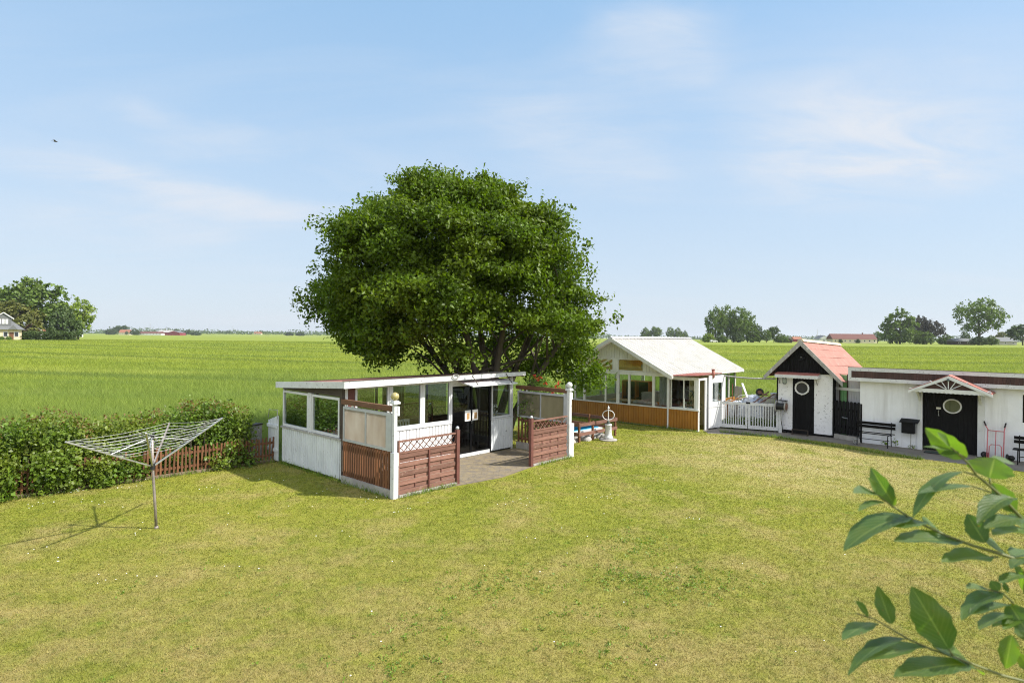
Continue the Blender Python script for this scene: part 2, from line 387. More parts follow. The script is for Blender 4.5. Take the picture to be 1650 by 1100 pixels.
def paver_mat():
    m, t, out = nt('old_pavers'); tc = N(t, 'ShaderNodeTexCoord').outputs['Object']
    br = N(t, 'ShaderNodeTexBrick', Scale=1.0); L(t, tc, br.inputs[0])
    br.inputs['Color1'].default_value = (.13,.11,.09,1); br.inputs['Color2'].default_value = (.17,.145,.115,1); br.inputs['Mortar'].default_value = (.12,.1,.07,1)
    br.inputs['Brick Width'].default_value = .3; br.inputs['Row Height'].default_value = .3; br.inputs['Mortar Size'].default_value = .012
    n = ramp(t, noise(t, tc, 5, 6, .75), .42, .62, (0,0,0), (.8,.8,.8))
    c = mix(t, n, br.outputs[0], (.27,.21,.105))
    c = mix(t, ramp(t, noise(t, tc, 30, 4, .7), .5, .7), c, (.16,.13,.1))
    b = N(t, 'ShaderNodeBsdfPrincipled', Roughness=.9); L(t, c, b.inputs['Base Color']); L(t, b.outputs[0], out.inputs[0])
    bn = N(t, 'ShaderNodeBump', Strength=.5, Distance=.02); L(t, noise(t, tc, 40, 5), bn.inputs['Height']); L(t, bn.outputs[0], b.inputs['Normal']); return m
M['pavers'] = paver_mat()
M['pathmat'] = pm('paving_slabs', (.19,.165,.14), .9, .25, 1.5, .4, 40, chip=(.12,.12,.08), chipamt=.6, chipscale=4)
M['dirt'] = pm('bare_earth', (.2,.15,.1), .95, .3, 4, .6, 30)

# ---------------------------------------------------------------- the setting
def spaced(a, b, s0, k):
    o = [a]; s = s0
    while o[-1] < b: o.append(o[-1] + s); s *= k
    return o
ys = [-60,-30,-10] + spaced(0, 5200, 3, 1.045)
xr = spaced(3, 5200, 3, 1.06); xs = [-v for v in reversed(xr)] + [0] + xr
X, Y = np.meshgrid(np.array(xs), np.array(ys)); Z = ground_z(X, Y) - .012
nx, ny = len(xs), len(ys)
idx = np.arange(nx*ny).reshape(ny, nx)
q = np.stack([idx[:-1,:-1], idx[:-1,1:], idx[1:,1:], idx[1:,:-1]], -1).reshape(-1, 4)
o = np_mesh('field', np.stack([X,Y,Z], -1).reshape(-1,3), q.ravel(), np.full(len(q), 4), M['field'], smooth=True); tag(o, kind='structure')

LAWN = [(-30,-6),(-30,-3.5),(-10.95,12.55),(-6.45,16.4),(-5.0,18.0),(-1.5,20.3),(0.2,23.2),(2.2,26.6),(5.5,29.5),(12.0,31.0),(13.2,24.0),(13.5,20.0),(17,15),(24,8),(24,-6)]
o = MB().add([(x,y,0) for x,y in LAWN], [tuple(range(len(LAWN)))]).build('lawn', M['lawn']); tag(o, kind='structure')
PATH = [(7.3,21.85),(9.65,21.1),(11.0,20.05),(11.65,19.1),(12.2,17.45),(13.2,16.45),(16,13.6),(18,15.4),(14.6,18.2),(12.1,20.8),(10.2,22.6),(8.2,23.4),(7.35,22.6)]
o = MB().add([(x,y,.006) for x,y in PATH], [tuple(range(len(PATH)))]).build('path', M['pathmat']); tag(o, kind='structure')

PA = Vector((-2.511, 12.708, 0)); PANG = rad(47.3)      # pavilion corner and bearing
def pw(x, y, z=0):
    return Vector((PA.x + x*math.cos(PANG) - y*math.sin(PANG), PA.y + x*math.sin(PANG) + y*math.cos(PANG), z))
o = MB().add([pw(.1,.12,.006), pw(1.2,-.1,.006), pw(3,-.35,.006), pw(4.4,-.1,.006), pw(6.1,.1,.006), pw(6.1,2.1,.006), pw(.1,2.1,.006)], [tuple(range(7))]).build('patio', M['pavers']); tag(o, kind='structure')

def inside(px, py, poly):
    r = np.zeros(len(px), bool); n = len(poly); j = n-1
    for i in range(n):
        xi, yi = poly[i]; xj, yj = poly[j]
        c = ((yi > py) != (yj > py)) & (px < (xj-xi)*(py-yi)/((yj-yi) or 1e-9) + xi)
        r ^= c; j = i
    return r
PHOUSE = [pw(-.1,-.05)[:2], pw(1.2,-.2)[:2], pw(3,-.42)[:2], pw(4.4,-.2)[:2], pw(6.25,-.05)[:2], pw(6.2,5.2)[:2], pw(-.1,5.2)[:2]]
def blades(n, y0, y1, h, w, xlim, keep, seed, zf=None, lean=1.3, h_end=None):
    """blades thin out smoothly with distance and get wider; no zones"""
    r = np.random.default_rng(seed)
    y = y0*np.exp(r.uniform(0, 1, n)*np.log(y1/y0)); x = r.uniform(-1, 1, n)*xlim*y
    k = keep(x, y); x, y = x[k], y[k]; n = len(x)
    z = zf(x, y) if zf else np.zeros(n)
    f = np.log(y/y0)/np.log(y1/y0); hb = h + ((h_end or h) - h)*f
    a = r.uniform(0, 2*np.pi, n); hh = hb*r.uniform(.5, 1.3, n); ww = w*(y/y0)**1.1*r.uniform(.7, 1.3, n)
    la = r.uniform(0, 2*np.pi, n); ll = hh*r.uniform(0, lean, n)
    dx, dy = np.cos(a)*ww/2, np.sin(a)*ww/2
    b0 = np.stack([x-dx, y-dy, z], -1); b1 = np.stack([x+dx, y+dy, z], -1); tp = np.stack([x+np.cos(la)*ll, y+np.sin(la)*ll, z+hh], -1)
    return np.stack([b0, b1, tp], 1).reshape(-1, 3)
def lawnkeep(x, y):
    return inside(x, y, LAWN) & ~inside(x, y, PATH) & ~inside(x, y, PHOUSE) & (x < 23) & ~inside(x, y, CONSHOLE) & ~inside(x, y, PONDHOLE)
CONSHOLE = [(7.06,22.17),(2.3,26.4),(7.3,31.9),(12.0,27.6),(8.2,23.6)]
PONDHOLE = [(2.0,19.6),(3.6,22.2),(1.6,23.6),(0.4,21.0)]
V = [blades(1150000, 3.6, 31, .024, .0034, 1.35, lawnkeep, 1, None, 1.4, .03)]
V = np.concatenate(V); n = len(V)//3
o = np_mesh('lawn_grass', V, np.arange(n*3), np.full(n, 3), M['lawn_blade']); tag(o, kind='stuff')

# crop: barley in ear beyond the garden
GARD = [(-45,-22),(-11.3,13.4),(-6.9,17.2),(-5.6,18.9),(-1.8,21.2),(-.2,23.6),(1.8,27.2),(7.2,33.0),(12.8,32.0),(16,27),(40,10),(40,-20)]
def cropkeep(x, y): return ~inside(x, y, GARD) & (y > 8)
V = [blades(1000000, 11, 190, .46, .0055, .98, cropkeep, 5, ground_z, 1.3, .16)]
V = np.concatenate(V); n = len(V)//3
o = np_mesh('field_crop', V, np.arange(n*3), np.full(n, 3), M['crop']); tag(o, kind='stuff')

# ---------------------------------------------------------------- foliage
def leaf_cards(name, C, size, mat, seed, parent=None, out=None, up=.5, aspect=.62, droop=.2):
    """C: leaf positions (n,3); every leaf is a folded diamond of two triangles"""
    r = np.random.default_rng(seed); n = len(C)
    d = r.normal(size=(n,3)); d /= np.linalg.norm(d, axis=1)[:,None]
    nr = r.normal(size=(n,3)); nr[:,2] += up
    if out is not None: nr = nr + out
    nr -= d*np.sum(nr*d, 1)[:,None]; nr /= np.linalg.norm(nr, axis=1)[:,None]
    d[:,2] -= droop; s = np.cross(nr, d); s /= np.linalg.norm(s, axis=1)[:,None]
    sz = size*r.uniform(.6, 1.3, n)
    d = d*sz[:,None]; s = s*(sz*aspect*.5)[:,None]; lift = nr*(sz*.12)[:,None]
    v = np.stack([C - d*.5, C + s - d*.05 + lift, C + d*.5, C - s - d*.05 + lift], 1).reshape(-1,3)
    base = (np.arange(n)*4)[:,None]
    lp = (base + np.array([0,1,2,0,2,3])[None]).ravel()
    return np_mesh(name, v, lp, np.full(2*n, 3), mat, parent)
def clustered(centres, per, spread, seed):
    r = np.random.default_rng(seed)
    return np.repeat(centres, per, 0) + r.normal(size=(len(centres)*per, 3))*spread
# ---------------------------------------------------------------- the big garden tree
def big_tree():
    Yt = 20.3; base = Vector((-.85, Yt, 0))
    t = thing('garden_tree', 'large round dense green tree behind the white pavilion, several stems from one base', 'tree', base)
    zs = np.array([1.9,2.1,2.72,3.36,4.42,5.5,6.45,7.35,8.3,8.75,9.1])
    cx = np.array([2.3,2.2,-.75,-1.6,-1.85,-1.83,-1.97,-2.2,-2.1,-2.5,-2.66])
    hw = np.array([.3,.75,4.2,4.95,5.05,4.8,4.4,3.55,2.4,1.1,.3])
    r = np.random.default_rng(3); K = []
    def spot(inner):
        while True:
            z = r.uniform(1.95, 8.75); a = r.uniform(0, 2*np.pi); w = np.interp(z, zs, hw); c = np.interp(z, zs, cx)
            if r.uniform() > (w/5.2) + .12: continue
            lump = .99 + .06*np.sin(3*a + 1.3*z) + .075*np.sin(5*a - 2.2*z + 1) + .05*np.sin(8*a + 3.1*z)
            lump = np.clip(lump, .87, 1.07)
            u = r.uniform(.64, .86) if not inner else r.uniform(.2, .72)
            x = c + w*u*lump*np.cos(a); y = w*u*lump*np.sin(a)*.84
            if z < 3.3 and u < .62: continue
            if z < 2.65 and x < .6 and r.uniform() > .5: continue
            if y < -2.2 and z < 2.9: continue
            if x > -.6 and x < 2.6 and y < -.4 and z < 3.5: continue
            return (x + .85, y, z), (np.cos(a)*u, np.sin(a)*u, .35*(z - 4.2)/3)
    K = [spot(False) for _ in range(190)] + [spot(True) for _ in range(120)]
    # boughs that stand out of the dome, as the outline shows them
    for px, py, sz in ((700,288,.5),(672,300,.4),(640,312,.5),(605,330,.45),(566,352,.5),(548,392,.45),(532,432,.5),(516,470,.5),(503,500,.45),(520,540,.55),(572,566,.45),(620,575,.4),(735,300,.4),(790,300,.45),(815,306,.45),(838,325,.4),(866,350,.5),(900,385,.5),(925,405,.45),(946,445,.5),(958,490,.5),(968,535,.5),(962,580,.45),(945,600,.35)):
        dx_, dy_ = px - 735, py - 460; q_ = 1 - (30 if px < 850 else 44)/math.hypot(dx_, dy_)
        p = at(735 + dx_*q_, 460 + dy_*q_, Yt + r.uniform(-.9,.7)) - base; a_ = math.atan2(p.y, p.x + 1.1)
        for _ in range(4): K.append(((p.x + r.normal(0,sz*.45), p.y + r.normal(0,sz*.9), p.z + r.normal(0,sz*.3)), (math.cos(a_)*.9, math.sin(a_)*.9, .35*(p.z-4.2)/3)))
    for _ in range(34):
        (x, y, z), o_ = spot(False)
        while z < 3.9 or x > 2.6: (x, y, z), o_ = spot(False)
        if y > 0: y = -y
        x, y = x + o_[0]*.15, y - .5
        for _ in range(5): K.append(((x + r.normal(0,.28), y + r.normal(0,.2), z + r.normal(0,.14)), (o_[0], -abs(o_[1])-.2, .3)))
    kc = np.array([k[0] for k in K]); ko = np.array([k[1] for k in K])
    m = r.integers(10, 17, len(kc)); C = np.repeat(kc, m, 0); O = np.repeat(ko, m, 0)
    rad_ = np.repeat(r.uniform(.22, .42, len(kc)), m)[:,None]
    C = C + r.normal(size=C.shape)*rad_*np.array([1,1,.42])
    # sprigs that break the outline
    k = r.choice(len(C), 380); T = C[k] + O[k]*r.uniform(.05,.3,(380,1)) + np.array([0,0,.1])
    P = np.concatenate([clustered(C, 26, np.array([.15,.15,.1]), 1), clustered(T, 16, np.array([.08,.08,.12]), 2)])
    OO = np.concatenate([np.repeat(O, 26, 0), np.repeat(O[k], 16, 0)])
    leaf_cards('crown', P, .128, M['leaf_main'], 4, t, OO*1.0, .55)
    trunk = MB(); limb = MB(); random.seed(5)
    stems = [(-.35,.1,-2.6,-.5,5.2),(-.12,-.2,-1.2,-1.4,6.2),(.1,.15,-.6,.8,7.0),(.22,-.15,.9,-1.0,6.0),(.4,.05,2.1,.6,5.0),(.75,.2,3.1,-.6,4.2),(-.5,.3,-3.2,1.2,4.4),(.0,.4,.6,2.6,5.2)]
    for i, (bx, by, tx, ty, tz) in enumerate(stems):
        pts = []; 
        for k in range(7):
            u = k/6; w = u**1.5
            pts.append((bx + (tx-bx)*w + .08*math.sin(5*u+i), by + (ty-by)*w + .08*math.cos(4*u+i), tz*u - .05))
        (trunk if i in (1,2,3) else limb).tube(pts, [.17 - .125*(k/6) for k in range(7)], 9)
        for b in range(7):
            u = .38 + .09*b; k = min(5, int(u*6)); p = Vector(pts[k]).lerp(Vector(pts[k+1]), u*6-k)
            
            best = min((Vector(C[r.integers(len(C))]) for _ in range(14)), key=lambda v: (v - p).length + (2 if v.z < p.z else 0))
            m1 = p.lerp(best, .5) + Vector((0,0,.15))
            limb.tube([p, m1, best], [.05,.032,.012], 6)
    trunk.build('trunk', M['bark'], t, True); limb.build('limb', M['bark'], t, True)
big_tree()

# ---------------------------------------------------------------- hedge, picket fence and climbing shoots on the left
F0, F1 = Vector((-13.6, 9.4, 0)), Vector((-6.50, 16.37, 0)); FD = (F1-F0).normalized(); FN = Vector((-FD.y, FD.x, 0)); FL = (F1-F0).length
def picket_fence():
    t = thing('picket_fence', 'low brown picket fence running along the hedge to the pavilion', 'fence', F0, math.atan2(FD.y, FD.x))
    p = MB(); random.seed(2); x = 0; r = MB()
    while x < FL - .02:
        h = .68 + random.uniform(-.03,.03); ln = random.uniform(-.012,.03)
        p.bar((x, random.uniform(-.005,.005), .03), (x + ln, 0, h), .018, .042, (1,0,0)); x += random.uniform(.082,.098)
    r.box(0, FL, .012, .05, .16, .22); r.box(0, FL, .012, .05, .5, .56)
    p.build('picket_panel', M['brown'], t); r.build('rail', M['brown'], t)
    k = MB().box(0, FL, -.05, .06, 0, .07); k.build('edging', M['dirt'], t)
    for i in range(5): MB().box(1+2*i, 1.08+2*i, .052, .13, 0, .72).build('post', M['brown'], t)
picket_fence()
def hedge():
    r = np.random.default_rng(21); n = 2700
    s = r.uniform(-2.5, FL - .55, n); w = .2 + r.uniform(0, 1.25, n)
    top = 1.3 + .06*np.sin(s*1.7) + .07*np.sin(s*3.9+1) + .05*np.sin(s*7.3) + .13*smooth(7.0, 8.4, s) + .08*smooth(6.2, 4.6, s) - .1*np.abs(w - .7)
    z = top*r.uniform(.0, 1, n)**.75 + .05
    k = s < FL - .5 - .2*w; s, w, z, top = s[k], w[k], z[k], top[k]
    C = np.stack([F0.x + FD.x*s + FN.x*w, F0.y + FD.y*s + FN.y*w, z], -1)
    t = thing('hedge', 'unclipped green bramble hedge growing behind the brown picket fence', 'hedge', (0,0,0))
    O = np.tile(np.array([[.5,-.6,.4]]), (len(C),1))
    leaf_cards('foliage', clustered(C, 28, .12, 22), .08, M['leaf_hedge'], 23, t, np.repeat(O, 28, 0), .6, .75)
    tk = (z > top*.86) & (r.uniform(0,1,len(z)) < .6); T = C[tk] + np.stack([np.zeros(tk.sum()), np.zeros(tk.sum()), r.uniform(.05,.28,tk.sum())], -1)
    leaf_cards('shoot_tip', clustered(T, 10, .06, 24), .06, M['leaf_tip'], 25, t, None, .4, .6)
    st = MB()
    for i in range(0, len(C), 9):
        c = C[i]; st.tube([(c[0]+.1*math.sin(i), c[1]+.1*math.cos(i), 0), (c[0], c[1], c[2]*.6), (c[0]-.05, c[1], c[2])], [.008,.006,.003], 5)
    st.build('stem', M['bark'], t)
    # shoots that come through the fence
    s = np.concatenate([r.uniform(2.5, 6.1, 330), r.uniform(6.1, 9.2, 70)]); w = -.02 - np.abs(r.normal(0, .1, len(s))); z = r.uniform(.08, .78, len(s))*np.where(s < 5.6, 1.05, .8)
    k = (np.sin(s*2.3) + .6*np.sin(s*5.1+1) > -.3 - .9*(s < 5.3)); s, w, z = s[k], w[k], z[k]
    C = np.stack([F0.x + FD.x*s + FN.x*w, F0.y + FD.y*s + FN.y*w, z], -1)
    t = thing('climbing_plant', 'leafy green shoots growing through and over the brown picket fence', 'climber', (0,0,0))
    O = np.tile(np.array([[.6,-.6,.3]]), (len(C),1))
    leaf_cards('foliage', clustered(C, 24, .1, 26), .088, M['leaf_hedge'], 27, t, np.repeat(O, 24, 0), .6, .8)
hedge()
# long seeding grass between hedge and crop
def tallgrass():
    r = np.random.default_rng(31); n = 26000; s = r.uniform(-3, FL, n); w = 1.1 + r.uniform(0, 2.2, n)
    x = F0.x + FD.x*s + FN.x*w; y = F0.y + FD.y*s + FN.y*w
    a = r.uniform(0, 6.28, n); h = r.uniform(.35, .95, n); l = r.uniform(0,.3,n); b = r.uniform(0,6.28,n); ww = .006
    v = np.stack([np.stack([x-np.cos(a)*ww, y-np.sin(a)*ww, 0*x],-1), np.stack([x+np.cos(a)*ww, y+np.sin(a)*ww, 0*x],-1), np.stack([x+np.cos(b)*l*h, y+np.sin(b)*l*h, h],-1)],1).reshape(-1,3)
    tag(np_mesh('tall_grass', v, np.arange(3*n), np.full(n,3), M['tallgrass']), kind='stuff')
    # rank grass against walls, fences and kerbs
    segs = [(pw(-.05,.1), pw(-.05,5.1), 700), (pw(.1,-.1), pw(1.7,-.1), 260), (pw(4.6,-.12), pw(6.2,-.12), 200), (F0 - FN*.08, F1 - FN*.08, 1100), (Vector((2.3,26.25,0)), Vector((7.0,22.05,0)), 900), (on(1160,696), on(1257,706), 500), (on(1257,706), on(1487,741), 900)]
    vs = []
    for p, q, n in segs:
        u = r.uniform(0,1,n); x = p.x+(q.x-p.x)*u + r.normal(0,.04,n); y = p.y+(q.y-p.y)*u + r.normal(0,.04,n)
        a = r.uniform(0,6.28,n); h = r.uniform(.05,.17,n); b = r.uniform(0,6.28,n); ww=.007; l = .5
        vs.append(np.stack([np.stack([x-np.cos(a)*ww, y-np.sin(a)*ww, 0*x],-1), np.stack([x+np.cos(a)*ww, y+np.sin(a)*ww, 0*x],-1), np.stack([x+np.cos(b)*l*h, y+np.sin(b)*l*h, h],-1)],1).reshape(-1,3))
    v = np.concatenate(vs); n = len(v)//3
    tag(np_mesh('edge_grass', v, np.arange(3*n), np.full(n,3), M['weed']), kind='stuff')
tallgrass()
def daisies():
    r = np.random.default_rng(41); C = []
    spots = [(120,792),(200,788),(330,790),(100,812),(150,812),(215,862),(600,806),(640,826),(810,811),(860,869),(1055,773),(980,800),(1110,838),(1180,705),(1185,709),(1410,707),(1320,712),(60,815),(190,935),(70,890),(95,900),(1340,780),(420,775),(520,797),(850,812),(560,865)]
    for px, py in spots:
        p = on(px, py); k = r.integers(2, 7)
        for _ in range(k): C.append((p.x + r.normal(0,.16), p.y + r.normal(0,.16)))
    for _ in range(70):
        y = r.uniform(6, 20); C.append((r.uniform(-.85,.6)*y, y))
    m = MB()
    for x, y in C:
        if not lawnkeep(np.array([x]), np.array([y]))[0]: continue
        s = r.uniform(.007,.012); z = r.uniform(.035,.055)
        m.lathe([(s*.5, z-.004),(s, z),(s*.5, z+.005)], (x, y, 0), 7)
    tag(m.build('daisies', M['petalwhite']), kind='stuff')
    # broad-leaved weeds in the turf
    C = []
    for _ in range(420):
        y = r.uniform(5.5, 17); x = r.uniform(-.7,.8)*y
        if math.sin(x*1.1)+math.sin(y*1.3+x*.5) > .1: C.append((x,y,.03))
    C = C[:120]
    for (px,py,k) in ((925,1000,20),(1000,930,60),(1060,950,60),(1000,1040,20),(690,1000,30),(640,1070,35),(760,945,40),(850,935,30),(1130,930,50),(1040,880,50)):
        p = on(px,py)
        for _ in range(k): C.append((p.x + r.normal(0,.35), p.y + r.normal(0,.3), .022))
    C = np.array(C); C = C[lawnkeep(C[:,0], C[:,1])]
    o = leaf_cards('lawn_weeds', clustered(C, 6, np.array([.03,.03,.006]), 42), .036, M['weed'], 43, None, None, 2.5, .6); tag(o, kind='stuff')
daisies()

def rose_bush():
    p = at(873, 640, 18.65); base = Vector((p.x, 18.65, 0)); r = np.random.default_rng(51)
    t = thing('rose_bush', 'leafy rose bush with red blooms behind the right-hand glazed screen', 'bush', base)
    C = []
    while len(C) < 150:
        x, y, z = r.uniform(-.75,.75), r.uniform(-.5,.5), r.uniform(.3,2.35)
        if (x/.72)**2 + (y/.5)**2 + ((z-1.35)/1.0)**2 < 1: C.append((x,y,z))
    leaf_cards('foliage', clustered(np.array(C), 22, .1, 52), .075, M['leaf_rose'], 53, t, None, .6)
    T = np.array([(-.25,-.3,2.28),(-.05,-.25,2.25),(-.13,-.35,2.18),(.5,-.3,2.08),(.42,-.35,1.98),(.55,-.25,1.9),(.3,-.45,1.8),(.1,-.4,2.1),(-.5,-.2,1.9)])
    for k, c in enumerate(T):
        leaf_cards('bloom', clustered(np.array([c]), 14, .03, 60+k), .05, M['petal'], 61+k, t, None, .8, .9)
    st = MB()
    for k in range(9):
        a = k*.7; st.tube([(0.05*math.cos(a),.05*math.sin(a),0),(.25*math.cos(a),.2*math.sin(a),1.0),(.45*math.cos(a),.35*math.sin(a),1.9)],[.012,.009,.004],5)
    st.build('stem', M['bark'], t)
rose_bush()

# ---------------------------------------------------------------- rotary clothes line
def dryer():
    base = on(252, 851)
    t = thing('rotary_clothes_line', 'grey metal rotary clothes line standing on the lawn, four arms spread open', 'clothes line', base)
    hub = Vector((-6.41,10.55,1.13)) - base; top = Vector((-6.43,10.56,1.66)) - base
    tips = [Vector((-6.9,9.13,1.82)) - base, Vector((-5.79,9.35,1.93)) - base, Vector((-5.83,11.9,1.82)) - base, Vector((-6.81,11.75,1.735)) - base]
    MB().tube([(0,0,-.02), hub*.5, hub, top], [.024,.023,.022,.022], 12).build('pole', M['polesteel'], t, True)
    MB().tube([hub - Vector((0,0,.05)), hub + Vector((0,0,.05))], .04, 12).build('hub', M['rubber'], t); MB().tube([top - Vector((0,0,.04)), top + Vector((0,0,.04))], .036, 12).build('top_hub', M['rubber'], t)
    MB().lathe([(.035,0),(.035,.03),(.028,.045)], (0,0,0), 14).build('ground_socket', M['polesteel'], t)
    for i, tip in enumerate(tips):
        a = MB().bar(hub, tip, .024, .024); o = a.build('arm', M['steel'] if i != 3 else M['polesteel'], t)
        mid = hub.lerp(tip, .52); MB().tube([top, mid], .009, 6).build('stay', M['steel'], t)
    ln = MB()
    for k in range(8):
        u = .44 + .08*k
        for i in range(4):
            p = hub.lerp(tips[i], u); q = hub.lerp(tips[(i+1) % 4], u); m = p.lerp(q, .5) - Vector((0,0,.02+.02*u))
            ln.tube([p, p.lerp(m,.5)-Vector((0,0,.006)), m, q.lerp(m,.5)-Vector((0,0,.006)), q], .0018, 5, False)
    ln.build('washing_line', M['line'], t)
dryer()
# ---------------------------------------------------------------- pavilion
def fr_box(m, x0, x1, z0, z1, y, w, d):
    """a rectangular frame of bars in the xz plane, butted end to end"""
    m.box(x0, x1, y, y+d, z0, z0+w); m.box(x0, x1, y, y+d, z1-w, z1)
    m.box(x0, x0+w, y, y+d, z0+w, z1-w); m.box(x1-w, x1, y, y+d, z0+w, z1-w)
def window(parent, x0, x1, z0, z1, y, w=.05, d=.06, mat='white', glass='glass', side=False, name='window', trans=None):
    f = MB(); fr_box(f, x0, x1, z0, z1, y, w, d); g = MB().box(x0+w-.005, x1-w+.005, y+d*.4, y+d*.4+.006, z0+w-.005, z1-w+.005)
    if side:   # turn x<->y : runs along y on the wall x = y-argument
        f.v = [(b, a, c) for a, b, c in f.v]; f.f = [tuple(reversed(i)) for i in f.f]
        g.v = [(b, a, c) for a, b, c in g.v]; g.f = [tuple(reversed(i)) for i in g.f]
    fo = f.build(name, M[mat], parent); g.build('pane', M[glass], fo); return fo

def pavilion():
    t = thing('garden_pavilion', 'low white glazed garden pavilion with a red felt roof and dark double doors', 'pavilion', PA, PANG)
    FY, BY, RX = 2.1, 5.1, 6.03
    def roofz(y): return 2.42 - (y-1.8)*.058
    # roof slab with fascia
    r = MB(); y0, y1 = 1.78, 5.22; x0, x1 = -.13, 6.22
    r.add([(x0,y0,roofz(y0)-.02),(x1,y0,roofz(y0)-.02),(x1,y1,roofz(y1)-.02),(x0,y1,roofz(y1)-.02),(x0,y0,roofz(y0)-.13),(x1,y0,roofz(y0)-.13),(x1,y1,roofz(y1)-.13),(x0,y1,roofz(y1)-.13)],
          [(0,1,2,3),(7,6,5,4),(0,4,5,1),(1,5,6,2),(2,6,7,3),(3,7,4,0)])
    ro = r.build('roof', M['feltroof'], t)
    e = MB()
    def slope_board(xa, xb, ya, yb, hi, lo):
        e.add([(xa,ya,roofz(ya)-lo),(xb,ya,roofz(ya)-lo),(xb,yb,roofz(yb)-lo),(xa,yb,roofz(yb)-lo),(xa,ya,roofz(ya)-hi),(xb,ya,roofz(ya)-hi),(xb,yb,roofz(yb)-hi),(xa,yb,roofz(yb)-hi)],
              [(3,2,1,0),(4,5,6,7),(0,1,5,4),(1,2,6,5),(2,3,7,6),(3,0,4,7)])
    slope_board(x0-.03, x0, y0, y1, 0, .16); slope_board(x1, x1+.03, y0, y1, 0, .14)
    e.add([(x0-.03,y0-.03,roofz(y0)+.004),(x1+.03,y0-.03,roofz(y0)+.004),(x1+.03,y0,roofz(y0)+.004),(x0-.03,y0,roofz(y0)+.004),(x0-.03,y0-.03,roofz(y0)-.165),(x1+.03,y0-.03,roofz(y0)-.11),(x1+.03,y0,roofz(y0)-.11),(x0-.03,y0,roofz(y0)-.165)],[(0,1,2,3),(7,6,5,4),(0,4,5,1),(1,5,6,2),(2,6,7,3),(3,7,4,0)])
    e.build('fascia', M['white_worn'], ro)
    k = MB(); slope_board_ = None
    k.add([(x0-.04,y0-.04,roofz(y0)+.006),(x1+.04,y0-.04,roofz(y0)+.006),(x1+.04,y0+.06,roofz(y0)+.004),(x0-.04,y0+.06,roofz(y0)+.004),
           (x0-.04,y0-.04,roofz(y0)+.016),(x1+.04,y0-.04,roofz(y0)+.016),(x1+.04,y0+.06,roofz(y0)+.014),(x0-.04,y0+.06,roofz(y0)+.014)],
          [(3,2,1,0),(4,5,6,7),(0,1,5,4),(1,2,6,5),(2,3,7,6),(3,0,4,7)])
    k.box(x0-.045, x0+.03, y0+.08, 5.4, roofz(5.4)+.005, roofz(5.4)+.012) if False else None
    k.build('edge_trim', M['darkboard'], ro)
    MB().box(.02, RX-.02, FY+.05, BY-.05, 0, .02).build('floor', M['floor'], t)
    # left wall (x = 0): white ribbed cladding below, two windows above
    c = MB().sheet((-.005, BY, .06), (-.005, FY, .06), None, (-.005, BY, .98), .11, .018)
    c.build('cladding', M['white_dirty'], t)
    # front right corner cladding and under the front windows
    MB().sheet((5.06, FY-.01, .06), (RX, FY-.01, .06), None, (5.06, FY-.01, .98), .11, .018).build('cladding', M['white_dirty'], t)
    MB().sheet((.36, FY-.01, .06), (3.46, FY-.01, .06), None, (.36, FY-.01, 1.04), .11, .018).build('cladding', M['white_clean'], t)
    s = MB().box(-.06, .05, FY, BY+.02, .985, 1.03); s.build('sill', M['greywood'], t)
    MB().box(.36, 3.46, FY-.05, FY+.03, 1.045, 1.085).build('sill', M['white'], t)
    MB().box(5.06, RX, FY-.04, FY+.03, .985, 1.02).build('sill', M['white_worn'], t)
    for a, b in ((FY+.1, 3.52), (3.7, BY-.02)): window(t, a, b, 1.035, 2.0, -.02, .06, .06, 'white', 'glass', True)
    MB().box(-.03, .05, 3.525, 3.695, 1.031, 2.02).build('mullion', M['white_worn'], t)
    # dark boards over the side windows
    d = MB()
    for i in range(3): d.add([(-.015, FY, 2.03+.065*i),( .03, FY, 2.03+.065*i),(.03, BY, 2.03+.05*i),(-.015, BY, 2.03+.05*i),(-.015, FY, 2.09+.065*i),(.03, FY, 2.09+.065*i),(.03, BY, 2.076+.05*i),(-.015, BY, 2.076+.05*i)],
              [(3,2,1,0),(4,5,6,7),(0,1,5,4),(1,2,6,5),(2,3,7,6),(3,0,4,7)])
    d.build('gable_boards', M['darkboard'], t)
    # posts
    for x in (0.005, RX-.06): MB().box(x, x+.055, BY-.055, BY, .02, 2.1).build('corner_post', M['white'], t)
    MB().box(RX-.05, RX+.02, FY, FY+.06, 0, 2.26).build('corner_post', M['white'], t); MB().box(.06, .14, FY-.02, FY+.06, 1.05, 2.25).build('corner_post', M['white'], t)
    MB().box(-.02, .055, FY-.03, FY+.07, .02, 2.24).build('corner_post', M['darkboard'], t)
    MB().box(.16, .34, FY, FY+.05, 1.05, 2.25).build('board', M['redpost'], t)
    # front windows
    xs = [(.36,1.36),(1.42,2.42),(2.47,3.44)]
    for a, b in xs: window(t, a, b, 1.09, 2.25, FY, .055, .06, 'white')
    for x0_, x1_ in ((1.36,1.42),(2.42,2.47),(3.44,3.5)): MB().box(x0_, x1_, FY-.012, FY+.07, 1.09, 2.26).build('mullion', M['white'], t)
    window(t, 5.1, 5.97, 1.03, 2.22, FY, .05, .06, 'white')
    # door header, doors
    MB().box(3.5, 5.06, FY, FY+.06, 2.08, 2.27).build('lintel', M['white_worn'], t)
